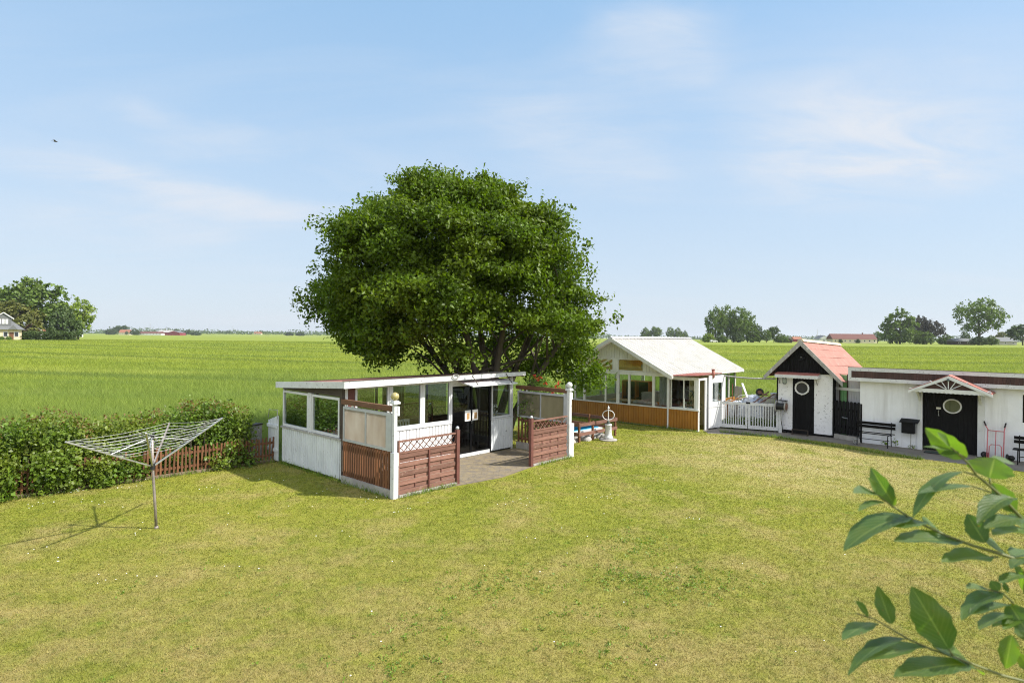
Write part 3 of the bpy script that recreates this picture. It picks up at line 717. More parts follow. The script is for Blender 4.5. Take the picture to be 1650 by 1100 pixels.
    for i, (a, b) in enumerate(((3.52,4.265),(4.27,5.03))):
        f = MB(); fr_box(f, a, b, .12, 2.075, FY+.01, .035, .04); do = f.build('door', M['black'], t)
        MB().box(a+.03, b-.03, FY+.025, FY+.031, .15, 2.045).build('pane', M['glass_dark'], do)
        MB().box(a, b, FY+.0, FY+.06, .015, .115).build('door_base', M['white_worn'], do)
        xa = 4.0 if i == 0 else 4.3
        nt_ = MB().box(xa, xa+.22, FY-.001, FY+.009, 1.05, 1.36).build('paper_notice', M['paper'], do)
        MB().box(xa+.07, xa+.18, FY-.005, FY-.0015, 1.1, 1.28).build('picture', M['picture'], nt_)
        MB().tube([(4.25 if i==0 else 4.29, FY-.005, .98),(4.25 if i==0 else 4.29, FY-.03, 1.0),(4.25 if i==0 else 4.29, FY-.005, 1.04)], .006, 6).build('handle', M['steel'], do)
    MB().box(5.03, 5.06, FY, FY+.06, .0, 2.08).build('door_jamb', M['black'], t)
    # tilted awning board with stays
    a = MB().add([(3.7,FY-.02,2.2),(5.55,FY-.02,2.2),(5.55,1.45,2.1),(3.7,1.45,2.1),(3.7,FY-.02,2.23),(5.55,FY-.02,2.23),(5.55,1.45,2.13),(3.7,1.45,2.13)],
              [(3,2,1,0),(4,5,6,7),(0,1,5,4),(1,2,6,5),(2,3,7,6),(3,0,4,7)])
    ao = a.build('awning', M['white_worn'], t)
    for x in (3.95,5.35): MB().tube([(x,1.5,2.13),(x,1.76,2.4)], .012, 6).build('awning_stay', M['darkboard'], ao)
    MB().ring((3.3,1.72,2.4), .09, .014, 'y', 16, 6, 1.3, .6).build('hook_ring', M['greywood'], ro)
    # back and right walls: dark board below, windows above
    MB().box(.03, RX-.03, BY-.03, BY, .02, .8).build('back_wall', M['darkboard'], t)
    b = MB()
    for x in (1.0,2.0,3.0,4.0,5.0): b.box(x-.04, x+.04, BY-.05, BY, .8, 2.1)
    b.box(.03, RX-.03, BY-.06, BY, 2.02, 2.1)
    b.build('back_post', M['darkboard'], t)
    for k in range(6):
        if k in (3,): continue
        xa = .06+k*.98
        MB().box(xa, xa+.9, BY-.03, BY-.024, .8, 2.02).build('pane', M['glass_back'], t)
    MB().box(3.2, 3.9, BY-.09, BY-.055, .8, 2.0).build('back_board', M['darkwood'], t)
    MB().box(RX-.03, RX, FY+.06, BY-.06, .02, 1.0).build('right_wall', M['white_dirty'], t)
    window(t, FY+.08, 3.6, 1.02, 2.1, RX-.06, .05, .06, 'white', 'glass', True); window(t, 3.6, BY-.06, 1.02, 2.05, RX-.06, .05, .06, 'white', 'glass', True)
    return t
pavilion()
def in_pav(x, y, z=.02): return pw(x, y, z)
def pavilion_contents():
    t = thing('long_table', 'long table under a white cloth inside the glazed pavilion', 'table', in_pav(2.2,4.2), PANG)
    MB().box(-1.2,1.2,-.35,.35,.72,.75).build('tabletop', M['cloth'], t)
    c = MB().box(-1.22,1.22,-.37,-.352,.35,.76).box(-1.22,-1.202,-.35,.35,.35,.76); c.build('tablecloth_drop', M['cloth'], t)
    for sx in (-1.1,1.1):
        for sy in (-.3,.3): MB().box(sx-.03,sx+.03,sy-.03,sy+.03,0,.72).build('leg', M['darkwood'], t)
    t0 = thing('garden_chair', 'white plastic garden chair at the left end inside the pavilion', 'chair', in_pav(.75,3.1), PANG+.6, 'chairs inside the pavilion')
    MB().box(-.22,.22,-.22,.22,.41,.45).build('seat', M['white_clean'], t0)
    bk = MB()
    for k in range(5): bk.bar((-.18+.09*k,.2,.45),(-.18+.09*k,.29,.98),.045,.018,(0,1,0))
    bk.bar((-.21,.29,.98),(.21,.29,.98),.02,.07); bk.build('backrest', M['white_clean'], t0)
    for sx in (-1,1):
        for sy in (-1,1): MB().bar((sx*.2,sy*.2,.42),(sx*.24,sy*.24,0),.04,.04).build('leg', M['white_clean'], t0)
    for (x,y,rz,lab) in ((1.5,3.35,.2,'white garden chair pulled up to the middle of the pavilion table'),(3.0,3.5,-.2,'white garden chair behind the third front window of the pavilion'),(5.35,3.6,-1.4,'white garden chair behind the window right of the dark doors')):
        c = copy_tree(t0); c.location = in_pav(x,y); c.rotation_euler.z = PANG+rz; c['label'] = lab
    t = thing('lattice_panel', 'brown diamond lattice panel leaning at the back of the pavilion', 'lattice', in_pav(4.0,4.8), PANG)
    m = MB(); 
    for k in range(-4,16):
        for sg in (1,-1):
            x0 = -1.0+.16*k; pts = [(x0,0,.9),(x0+sg*.4,0,1.3)]
            if min(x0,x0+sg*.4) >= -1.0 and max(x0,x0+sg*.4) <= 1.0: m.bar(pts[0],pts[1],.012,.022,(0,1,0))
    m.build('lattice', M['brown'], t); f = MB(); fr_box(f,-1.03,1.03,.87,1.33,-.015,.035,.03); f.box(-1.03,-.98,-.02,.02,0,.87); f.box(.98,1.03,-.02,.02,0,.87); f.build('frame', M['brown'], t)
    t = thing('side_table', 'small table by the window right of the doors, holding white flowers', 'table', in_pav(5.5,2.6), PANG)
    MB().box(-.35,.35,-.25,.25,.86,.89).build('tabletop', M['cloth'], t)
    for sx in (-.3,.3):
        for sy in (-.2,.2): MB().box(sx-.02,sx+.02,sy-.02,sy+.02,0,.86).build('leg', M['white_clean'], t)
    t = thing('potted_flowers', 'white flowers in a pot on the side table at the pavilion window', 'flowers', in_pav(5.6,2.55,.91), PANG)
    MB().lathe([(.06,0),(.08,.12),(.085,.13)],(0,0,0),14).build('pot', M['white_clean'], t)
    r = np.random.default_rng(70); C = r.normal(size=(40,3))*np.array([.09,.08,.1])+np.array([0,0,.32])
    leaf_cards('blossom', clustered(C,3,.02,71), .05, M['petalwhite'], 72, t, None, .5, .9)
    leaf_cards('leaves', clustered(C*np.array([1,1,.8]),3,.03,73), .06, M['leaf_main'], 74, t)
pavilion_contents()

def corner_post(loc, label, h, lamp):
    t = thing('corner_post', label, 'post', loc, PANG, 'white posts with ball lamps')
    a = .038 if lamp else .05
    MB().box(-a,a,-a,a,.99,h-.1).build('shaft', M['white_worn'], t); MB().box(-.062,.062,-.062,.062,0,.988).build('base', M['white_worn'], t)
    if lamp: MB().box(.064,.09,-.04,.03,.7,.96).build('bracket', M['greywood'], t)
    MB().box(-.085,.085,-.085,.085,h-.1,h-.055).box(-.065,.065,-.065,.065,h-.055,h-.03).build('cap', M['white'], t)
    MB().lathe([(.03,h-.03),(.075,h+.01),(.092,h+.06),(.075,h+.115),(.03,h+.145),(.01,h+.15)],(0,0,0),16).build('ball_finial', M['gold' if lamp else 'white'], t, True)
    b = MB().box(a+.003,a+.06,-.045,.045,h-.36,h-.16); b.build('switch_box', M['white'], t)
    return t
corner_post(pw(0,0), 'white post topped by a yellowish glass ball, at the near corner of the pavilion', 2.14, True)
corner_post(pw(6.2,0), 'white post with a small white cap, at the right end of the pavilion yard', 2.05, False)
MB_ = None
def half_post(loc, lab):
    t = thing('cut_post', lab, 'post', loc, PANG, 'cut posts beside the white posts')
    MB().box(-.05,.05,-.045,.045,0,.98).build('shaft', M['white_worn'], t)
    MB().box(.052,.075,-.03,.03,.72,.98).build('bracket', M['greywood'], t)
half_post(pw(6.33,.0), 'short white post stub beside the right end post of the yard')

def screen(x, lab, flip, slat_bottom, gaps):
    t = thing('glazed_screen', lab, 'screen', pw(x,0), PANG, 'glazed side screens of the yard')
    # runs along +y from .06 to 2.0
    f = MB(); y0, y1 = .07, 2.02; z0, z1 = 1.0, 1.82
    f.box(-.03,.03,y0,y1,z1-.06,z1); f.box(-.03,.03,y0,y1,z0,z0+.05); ym = 1.08
    for a, b in ((y0,y0+.22 if not flip else y0+.12),(ym-.02,ym+.02),(y1-.05,y1)): f.box(-.028,.028,a,b,z0+.05,z1-.06)
    f.build('frame', M['grey_metal'], t)
    for a, b in ((y0+.2 if not flip else y0+.1,ym-.015),(ym+.015,y1-.045)): MB().box(-.006,.002,a,b,z0+.045,z1-.055).build('pane', M['frosted_green' if flip else 'frosted'], t)
    MB().box(-.045,.045,.06,2.08,1.87,1.985).build('top_beam', M['beam'], t)
    b = MB()
    for y in (.15,1.62,1.9): b.box(-.02,.02,y,y+.05,1.821,1.869)
    b.build('spacer', M['white_clean'], t)
    s = MB(); y = y0; random.seed(9)
    while y < y1-.03:
        s.box(-.012,.012,y,y+.06,slat_bottom,.99); y += .06+gaps
    s.build('slats', M['brown'], t)
    MB().box(.013,.05,y0,y1,.86,.93).box(.013,.05,y0,y1,slat_bottom+.12,slat_bottom+.18).build('rail', M['brown'], t)
    MB().box(-.05,.05,.06,2.05,0,slat_bottom+.04 if slat_bottom<.2 else .16).build('kerb', M['concrete'], t)
screen(0, 'frosted two-pane screen over brown slats on the left of the yard, in shade', False, .13, .035)
screen(6.2, 'frosted greenish two-pane screen over gappy brown slats on the right of the yard', True, .17, .085)

def trellis_panel(x0, x1, lab, ballpost_right):
    t = thing('trellis_fence_panel', lab, 'fence', pw(x0,0), PANG, 'red-brown trellis-topped fence panels')
    W = x1-x0; b = MB(); zz = .06; n = 9; hh = .098; random.seed(int(x0*10))
    for i in range(n):
        off = .0 if i % 2 == 0 else .022
        b.box(.05, W-.05, -.02+off, -.002+off, zz, zz+hh-.006); zz += hh
    b.build('boards', M['redbrown'], t)
    c = MB()
    for i in range(0, n, 2):
        for k in (.28,.5,.72) : c.box(W*k-.01, W*k+.01, -.014, -.003 , .06+hh*(i+1)+.002, .06+hh*(i+2)-.008) if i+1 < n else None
    c.build('batten', M['redpost'], t)
    zt = .06+n*hh
    f = MB().box(.05, W-.05, -.03, .035, zt, zt+.035)
    tz = 1.23
    f.box(.02, W-.04, -.03,.03,tz-.035,tz); f.box(.02,.05,-.03,.03,.06,tz-.035)
    f.build('frame', M['redbrown'], t)
    l = MB(); h = tz-.035-zt-.035; z0 = zt+.035; step = .18; k = -3
    while k*step < W:
        for sg in (1,-1):
            xa = k*step; xb = xa+sg*h*1.05; za, zb = z0, z0+h
            # clip to the panel
            lo, hi = .05, W-.05
            if sg > 0:
                a = max(xa, lo); bb = min(xb, hi)
            else:
                a = min(xa, hi); bb = max(xb, lo)
            if (bb-a)*sg > .02:
                fa = (a-xa)/(xb-xa); fb = (bb-xa)/(xb-xa)
                l.bar((a, .006*sg, za+(zb-za)*fa), (bb, .006*sg, za+(zb-za)*fb), .01, .022, (0,1,0))
        k += 1
    l.build('trellis', M['redbrown'], t)
    xp = W if ballpost_right else -.03
    MB().box(xp-.045, xp+.045, -.06, .03, 0, 1.29).build('post', M['redpost'], t)
    MB().lathe([(.02,1.29),(.04,1.31),(.045,1.335),(.03,1.365),(.005,1.375)],(xp,-.015,0),14).build('post_ball', M['grey_metal'], t, True)
    MB().box(.03, W-.03, -.06, .04, 0, .055).build('kerb', M['concrete'], t)
    if ballpost_right: MB().box(W*.5-.02, W*.5+.02, -.045,-.021,.06,zt).build('upright', M['redpost'], t)
trellis_panel(.07, 1.8, 'red-brown board fence panel with trellis top, left of the paved entrance', True)
trellis_panel(4.52, 6.13, 'red-brown board fence panel with trellis top, right of the paved entrance', False)
def white_board_fence():
    p = on(438, 744); q = on(455, 745); t = thing('white_board_fence', 'short white vertical board fence at the left back corner of the pavilion', 'fence', pw(-.08,5.2), PANG+rad(90))
    m = MB()
    for k in range(6): m.box(.0+.1*k,.085+.1*k,-.01,.012,.05,1.28-.03*k)
    m.build('boards', M['white_dirty'], t); MB().box(0,.6,.014,.05,.3,.38).box(0,.6,.014,.05,.95,1.03).build('rail', M['white_dirty'], t)
    MB().tube([(0,.03,1.2),(0,.03,1.45),(.5,.03,1.42),(.55,.03,1.2)],.012,6).build('handle', M['steel'], t)
    t = thing('grey_post_box', 'dark weathered wooden box behind the picket fence beside the white boards', 'box', pw(-.35,6.2), PANG+.4)
    MB().box(-.2,.2,-.15,.15,0,.95).build('body', M['greywood'], t); MB().box(-.22,.22,-.17,.17,.955,.99).build('lid', M['darkboard'], t)
white_board_fence()
# ---------------------------------------------------------------- conservatory
CO = Vector((7.04, 22.18, 0)); CANG = rad(-41.5)
def cw(x, y, z=0): return Vector((CO.x + x*math.cos(CANG) - y*math.sin(CANG), CO.y + x*math.sin(CANG) + y*math.cos(CANG), z))
def conservatory():
    t = thing('garden_house', 'glazed garden house with white sheet roof and amber ribbed cladding under the windows', 'garden house', CO, CANG)
    XL, XR, XM, D = -6.18, -1.2, -3.69, 6.9
    RZ, EZ = 3.5, 2.06; ex0, ex1 = XL-.27, XR+.24
    r = MB(); y0, y1 = -.3, 7.2
    # two sheets of the white roof, with standing ribs
    for sg, ex in ((1, ex1), (-1, ex0)):
        a = (XM, y0, RZ); b = (XM, y1, RZ); d = (ex, y0, EZ)
        if sg > 0: r.sheet(a, b, None, d, .3, -.018, -.03)
        else: r.sheet(b, a, None, (ex, y1, EZ), .3, -.018, -.03)
    ro = r.build('roof', M['whiteroof'], t)
    c = MB()
    for ex in (ex1, ex0):
        c.add([(XM,y0,RZ-.045),(XM,y1,RZ-.045),(ex,y1,EZ-.045),(ex,y0,EZ-.045),(XM,y0,RZ-.085),(XM,y1,RZ-.085),(ex,y1,EZ-.085),(ex,y0,EZ-.085)],
              [(0,1,2,3),(7,6,5,4),(0,4,5,1),(1,5,6,2),(2,6,7,3),(3,7,4,0)])
    c = MB()
    for k in range(9):
        ya = .15+.84*k
        for ex in (ex1-.1, ex0+.1): c.bar((XM,ya,RZ-.13),(ex,ya,EZ-.11),.06,.1)
    c.build('rafters', M['orangewood'], ro)
    e = MB()
    for ex in (ex1, ex0):
        for ya, yb in ((y0-.03, y0),(y1, y1+.03)):
            e.add([(XM,ya,RZ+.02),(XM,yb,RZ+.02),(ex,yb,EZ+.02),(ex,ya,EZ+.02),(XM,ya,RZ-.14),(XM,yb,RZ-.14),(ex,yb,EZ-.14),(ex,ya,EZ-.14)],
                  [(0,1,2,3),(7,6,5,4),(0,4,5,1),(1,5,6,2),(2,6,7,3),(3,7,4,0)])
        s = .0 if ex > XM else -.03
        e.box(ex+s, ex+s+.03, y0, y1, EZ-.1, EZ-.005)
    e.build('bargeboard', M['gable_white'], ro)
    k = MB()
    y = y0-.02; i = 0; random.seed(4)
    while y < y1: k.add([(XM-.11,y,RZ+.0),(XM+.11,y,RZ+.0),(XM+.11,y+.34,RZ+.0),(XM-.11,y+.34,RZ+.0),(XM,y,RZ+.075),(XM,y+.34,RZ+.06)],[(0,1,4),(2,3,5),(1,2,5,4),(3,0,4,5)]); y += .345
    k.build('ridge_cap', M['white_worn'], ro)
    # floor, low walls
    MB().box(XL+.05, XR-.05, .05, D-.05, 0, .025).build('floor', M['concrete'], t)
    MB().sheet((XL,-.005,.05),(XR,-.005,.05),None,(XL,-.005,.77),.115,.02).build('cladding', M['amber'], t)
    MB().sheet((XR,-.005,.05),(-.02,-.005,.05),None,(XR,-.005,.77),.115,.02).build('cladding', M['amber'], t)
    MB().box(XL, -.02, .02, .05, .02, .77).build('lining', M['gable_white'], t)
    MB().sheet((XR+.005,1.9,.05),(XR+.005,D,.05),None,(XR+.005,1.9,.78),.115,.02).build('cladding', M['amber'], t)
    MB().box(XL, XL+.04, .05, D, .02, .77).box(XL+.04, XR, D-.04, D, .02, .77).box(XR-.05,XR-.005,.05,D-.04,.02,.77).build('lining', M['gable_white'], t)
    MB().box(XL-.03, .03, -.05, .06, .772, .812).build('sill', M['gable_white'], t)
    # front posts and panes
    xs = [XL+.03,-5.66,-5.17,-4.1,-3.5,-2.97,-1.87,-1.24]
    wd = [.08,.07,.1,.06,.13,.09,.1,.1]
    for x, w in zip(xs, wd): MB().box(x-w/2, x+w/2, -.02, .06, .813, 2.0).build('post', M['gable_white'], t)
    for i in range(len(xs)-1):
        MB().box(xs[i]+wd[i]/2, xs[i+1]-wd[i+1]/2, .015, .021, .813, 2.0).build('pane', M['glass'], t)
    MB().box(XL, XR, -.03, .07, 2.003, 2.13).build('beam', M['gable_white'], t)
    # gable boarding with the upper window
    def rz(x): return RZ - abs(x-XM)*(RZ-EZ)/(ex1-XM) - .1
    g = MB(); x = XL; wdt = .125
    while x < XR - .01:
        x2 = min(x+wdt-.012, XR); zt1, zt2 = rz(x), rz(x2)
        segs = [(2.133, None)] if not (-5.1 < (x+x2)/2 < -2.3) else [(2.66, None)]
        for z0, _ in segs:
            if max(zt1, zt2) > z0+.02: g.add([(x,0,z0),(x2,0,z0),(x2,0,max(zt2,z0)),(x,0,max(zt1,z0)),(x,.03,z0),(x2,.03,z0),(x2,.03,max(zt2,z0)),(x,.03,max(zt1,z0))],
                 [(0,1,2,3),(7,6,5,4),(0,4,5,1),(1,5,6,2),(2,6,7,3),(3,7,4,0)])
        x += wdt
    g.build('gable_boards', M['gable_white'], t)
    for a, b in ((-5.08,-3.72),(-3.52,-2.31)):
        f = MB(); fr_box(f, a, b, 2.135, 2.655, -.012, .045, .05); fo = f.build('upper_window', M['gable_white'], t)
        MB().box(a+.04, b-.04, .01, .016, 2.175, 2.615).build('pane', M['glass'], fo)
    MB().box(-3.72,-3.52,-.02,.05,2.133,2.66).build('mullion', M['gable_white'], t)
    # other walls
    def wallframe(pts_fixed, run0, run1, n, axis):
        step = (run1-run0)/n
        for i in range(n+1):
            a = run0+step*i; m = MB()
            if axis == 'y': m.box(pts_fixed-.04, pts_fixed+.04, a-.045, a+.045, .78, 2.0)
            else: m.box(a-.045, a+.045, pts_fixed-.04, pts_fixed+.04, .78, 2.0)
            m.build('post', M['gable_white'], t)
        for i in range(n):
            a, b = run0+step*i+.045, run0+step*(i+1)-.045
            (MB().box(pts_fixed-.003, pts_fixed+.003, a, b, .78, 2.0) if axis == 'y' else MB().box(a, b, pts_fixed-.003, pts_fixed+.003, .78, 2.0)).build('pane', M['glass_green'] if (axis=='y' and pts_fixed > -2) else M['glass'], t)
    MB().box(-3.6,XR-.1,D-.14,D-.1,.03,2.0).build('inner_wall', M['cream'], t)
    wallframe(XR-.04, 2.0, D-.05, 6, 'y'); wallframe(XL+.04, .1, D-.05, 5, 'y'); wallframe(D-.04, XL+.09, XR-.09, 4, 'x')
    MB().box(XR-.08, XR, 1.9, D, 2.003, 2.1).box(XL, XL+.08, .07, D, 2.003, 2.1).box(XL+.08, XR-.08, D-.08, D, 2.003, 2.13).build('beam', M['gable_white'], t)
    for y in (2.3, 4.6): MB().box(XL+.08, XR-.08, y, y+.1, 2.05, 2.17).build('tie_beam', M['orangewood'], t)
    # back gable
    g2 = MB().prism([(XL, D-.02, 2.135),(XR, D-.02, 2.135),(XM, D-.02, RZ-.12)], (0,.03,0)); g2.build('gable_boards', M['orangewood'], t)
    MB().prism([(XL+.1, 3.2, 1.98),(XR-.1, 3.2, 1.98),(XR-.12, 3.2, 2.0),(XM, 3.2, RZ-.12),(XL+.12,3.2,2.0)],(0,.03,0)).build('loft_boards', pm('orange_loft_boards',(.85,.4,.07),.7,.25,3,stretch=(8,1,1),island=.2), t)
    MB().tube([(XR-.02,-.06,2.0),(XR-.02,-.06,.02)], .03, 10).build('downpipe', M['white'], t)
    # porch on the eave side
    for q in (MB().box(-.09,.0,0,.09,0,2.0).box(-.13,-.09,0,.05,.8,2.0), MB().box(-.05,0,.62,.82,0,2.0).box(-.05,0,.09,.62,1.92,2.0), MB().box(-.05,0,1.75,1.85,0,2.0)): q.build('porch_post', M['white_clean'], t)
    w = MB(); fr_box(w, XR+.06, -.14, .815, 1.95, .0, .04, .05); wo = w.build('porch_window', M['gable_white'], t)
    MB().box(XR+.09, -.17, .02, .026, .85, 1.92).build('pane', M['glass'], wo)
    MB().box(-.62,-.58,.0,.05,.856,1.91).build('glazing_bar', M['gable_white'], wo)
    MB().sheet((XR-.02,-.18,2.06),(XR-.02,2.0,2.06),None,(.1,-.18,2.12),.12,-.03,-.006,'sine').build('porch_roof', M['rustroof'], t)
    MB().box(XR,.0,-.02,.03,1.95,2.03).build('porch_fascia', M['gable_white'], t)
    ch = MB().tube([(.14,1.0,2.0),(.14,1.0,2.3)], .055, 12).lathe([(.075,2.3),(.075,2.33)],(.14,1.0,0),12); ch.build('stove_pipe', M['rustroof'], t, True)
    MB().box(XR,-.05,1.82,1.86,.0,2.0).build('porch_back', pm('pale_yellow_board',(.6,.52,.25),.8,.08), t)
    MB().box(-.045,-.01,.83,1.74,0,2.0).build('porch_side', M['white_clean'], t)
    # open door leaf, folded back outside
    hx, hy = .04, .78; ex_, ey_ = .3, 1.72
    d = MB(); a = Vector((hx,hy,0)); b = Vector((ex_,ey_,0)); u = (b-a).normalized(); nrm = Vector((u.y,-u.x,0)); W = (b-a).length
    def slab(s0,s1,z0,z1,t0,t1):
        vs = [a+u*s+nrm*tt+Vector((0,0,z)) for z in (z0,z1) for s,tt in ((s0,t0),(s1,t0),(s1,t1),(s0,t1))]
        d.add(vs, [(0,1,2,3),(7,6,5,4),(4,5,1,0),(5,6,2,1),(6,7,3,2),(7,4,0,3)])
    slab(0,W,.06,.86,0,.045); slab(0,W,.885,1.06,0,.045); slab(0,W,1.8,2.08,0,.045); slab(0,.2,1.06,1.8,0,.045); slab(W-.2,W,1.06,1.8,0,.045); slab(0,W,.86,.885,-.01,.06)
    slab(.1,W-.1,.14,.78,.046,.05)
    do = d.build('door', M['white_clean'], t)
    gl = MB(); vs = [a+u*s+nrm*.02+Vector((0,0,z)) for s,z in ((.19,1.05),(W-.19,1.05),(W-.19,1.81),(.19,1.81))]; gl.prism(vs, nrm*.006); gl.build('pane', M['glass'], do)
    MB().box(.3,.36,1.6,1.66,.98,1.08).build('lock', M['black'], do)
conservatory()
def boxthing(name, lab, cat, loc, rz, dims, mat, **kw):
    w, d, h = dims; t = thing(name, lab, cat, loc, rz); return t
def conservatory_contents():
    z = .026
    t = thing('display_cabinet', 'orange-brown cabinet with dark open shelves standing in the garden house', 'cabinet', cw(-4.4,3.0,z), CANG)
    m = MB().box(-.7,.7,.36,.4,0,1.5); m.box(-.7,.7,0,.36,1.46,1.5); m.box(-.7,-.66,0,.36,0,1.46); m.box(.66,.7,0,.36,0,1.46); m.box(-.02,.02,0,.36,.02,1.46); m.build('case', M['orangewood'], t)
    MB().box(-.66,-.02,.02,.36,.7,.73).box(.02,.66,.02,.36,.7,.73).box(-.66,-.02,.02,.36,.3,.33).box(.02,.66,.02,.36,.3,.33).build('shelf', M['darkwood'], t)
    MB().box(-.66,-.02,.33,.355,.02,1.46).box(.02,.66,.33,.355,.02,1.46).build('back', M['darkboard'], t)
    t = thing('work_table', 'pale-topped table with white legs in front of the orange-brown cabinet', 'table', cw(-4.1,1.6,z), CANG)
    MB().box(-.7,.7,-.35,.35,.72,.76).build('tabletop', M['rawwood'], t)
    for sx in (-.6,.6):
        for sy in (-.28,.28): MB().bar((sx,sy,.72),(sx*1.08,sy,0),.05,.05).build('leg', M['white_clean'], t)
    t = thing('bookcase', 'tall dark wooden bookcase against the back of the garden house', 'bookcase', cw(-2.35,3.6,z), CANG)
    m = MB().box(-.8,.8,.36,.4,0,1.95); m.box(-.8,.8,0,.36,1.91,1.95).box(-.8,-.76,0,.36,0,1.91).box(.76,.8,0,.36,0,1.91).box(-.2,-.16,0,.36,0,1.91); m.build('case', M['darkwood'], t)
    s = MB()
    for k in range(4): s.box(-.76,-.2,.01,.36,.3+.42*k,.33+.42*k).box(-.16,.76,.01,.36,.3+.42*k,.33+.42*k)
    s.build('shelf', M['darkwood'], t)
    random.seed(8); x = -.14; b = MB()
    while x < .7:
        w = random.uniform(.03,.06); h = random.uniform(.2,.32); b.box(x,x+w-.004,.05,.3,.334,.334+h); x += w
    b.build('books', pm('old_book_spines',(.24,.13,.09),.8,.2,island=.6), t)
    for i, (x, y, w, h, lab, mt) in enumerate(((-2.6,1.2,.7,.75,'large cardboard box left of the middle in the garden house','rawwood'),(-3.2,2.2,.6,1.1,'beige cupboard beside the bookcase in the garden house','cloth'),(-2.1,1.0,.6,.82,'brown wooden chest under the large garden house window','orangewood'))):
        t = thing(['cardboard_box','cupboard','chest'][i], lab, ['box','cupboard','chest'][i], cw(x,y,z), CANG+.1*i)
        MB().box(-w/2,w/2,-.25,.25,0,h-.05).build('body', M[mt], t, bevel=.01); MB().box(-w/2-.01,w/2+.01,-.26,.26,h-.048,h).build('lid', M[mt], t)
    t = thing('cloth_heap', 'crumpled pale cloths heaped by the garden house window', 'cloth', cw(-2.5,.5,.8), CANG)
    r = np.random.default_rng(5)
    m = MB(); 
    for k in range(5): m.lathe([(.04,0),(.16,.02),(.14,.09),(.05,.14)],(-.4+.2*k,.05*math.sin(k*3),0),9)
    m.build('cloth', M['cloth'], t, True); MB().box(-.6,.6,-.3,.2,-.04,0).build('shelf_board', M['rawwood'], t)
    for sx in (-.55,.55): MB().box(sx-.03,sx+.03,-.25,.15,-.774,-.04).build('leg', M['rawwood'], t)
    for k, (dy, dz, lab) in enumerate(((0,0,'long pale roll of carpet lying on the tie beam behind the upper window'),(.14,.0,'second thinner roll lying behind the carpet roll on the tie beam'))):
        t = thing('carpet_roll', lab, 'roll', cw(-3.0,2.3+dy,2.17), CANG); MB().tube([(-.7,.05,.08),(.7,.05,.08)],.08-.02*k,14).build('roll', M['cream'], t, True); MB().ring((.7,.05,.08),.04,.01,'x',12,6).build('roll_end', M['rawwood'], t)
    t = thing('curtain', 'long pale curtain hanging behind the right-hand front window of the garden house', 'curtain', cw(-1.55,.3,.85), CANG)
    m = MB(); m.sheet((-.22,0,0),(.12,0,0),None,(-.22,0,1.1),.07,.03,.004,'sine'); m.build('fabric', M['cloth'], t); MB().tube([(-.25,.0,1.11),(.2,0,1.11)],.012,6).build('rod', M['steel'], t)
    t = thing('potted_plant', 'dark potted plant behind the porch window of the garden house', 'plant', cw(-.6,.9,0), CANG)
    MB().lathe([(.12,0),(.17,.35),(.18,.36)],(0,0,0),14).build('pot', M['amber'], t); r = np.random.default_rng(77); C = r.normal(size=(60,3))*np.array([.16,.16,.28])+np.array([0,0,.95])
    leaf_cards('leaves', clustered(C,5,.05,78), .09, M['leaf_dark'], 79, t); MB().tube([(0,0,.3),(0.02,0,1.1)],.015,6).build('stem', M['bark'], t)
conservatory_contents()

# ---------------------------------------------------------------- sundial and pond
def sundial():
    t = thing('sundial', 'white stone column sundial with an iron ring and arrow, on a stone disc', 'sundial', on(980,709))
    MB().lathe([(.3,0),(.31,.03),(.29,.045)],(0,0,0),22).build('paving_disc', M['concrete'], t)
    MB().lathe([(.155,.045),(.16,.12),(.135,.15),(.125,.17),(.115,.24),(.11,.5),(.125,.52),(.12,.55),(.05,.555)],(0,0,0),20).build('column', M['white_worn'], t, True)
    MB().lathe([(.05,.555),(.07,.6),(.03,.66),(.02,.68)],(0,0,0),14).build('mount', M['lantern_green'], t, True)
    MB().ring((0,0,.86),.19,.014,'y',30,8,1.05,.86).build('ring', M['white_clean'], t, True)
    a = MB().tube([(0,0,.66),(0,0,1.1)],.016,8); a.lathe([(.008,1.08),(.04,1.09),(.012,1.17),(.002,1.19)],(0,0,0),10); a.build('arrow', M['white_clean'], t)
sundial()
A1 = on(933,713); B1 = on(991,701.5); PD = (B1-A1).normalized(); PDANG = math.atan2(PD.y, PD.x); PW = (B1-A1).length
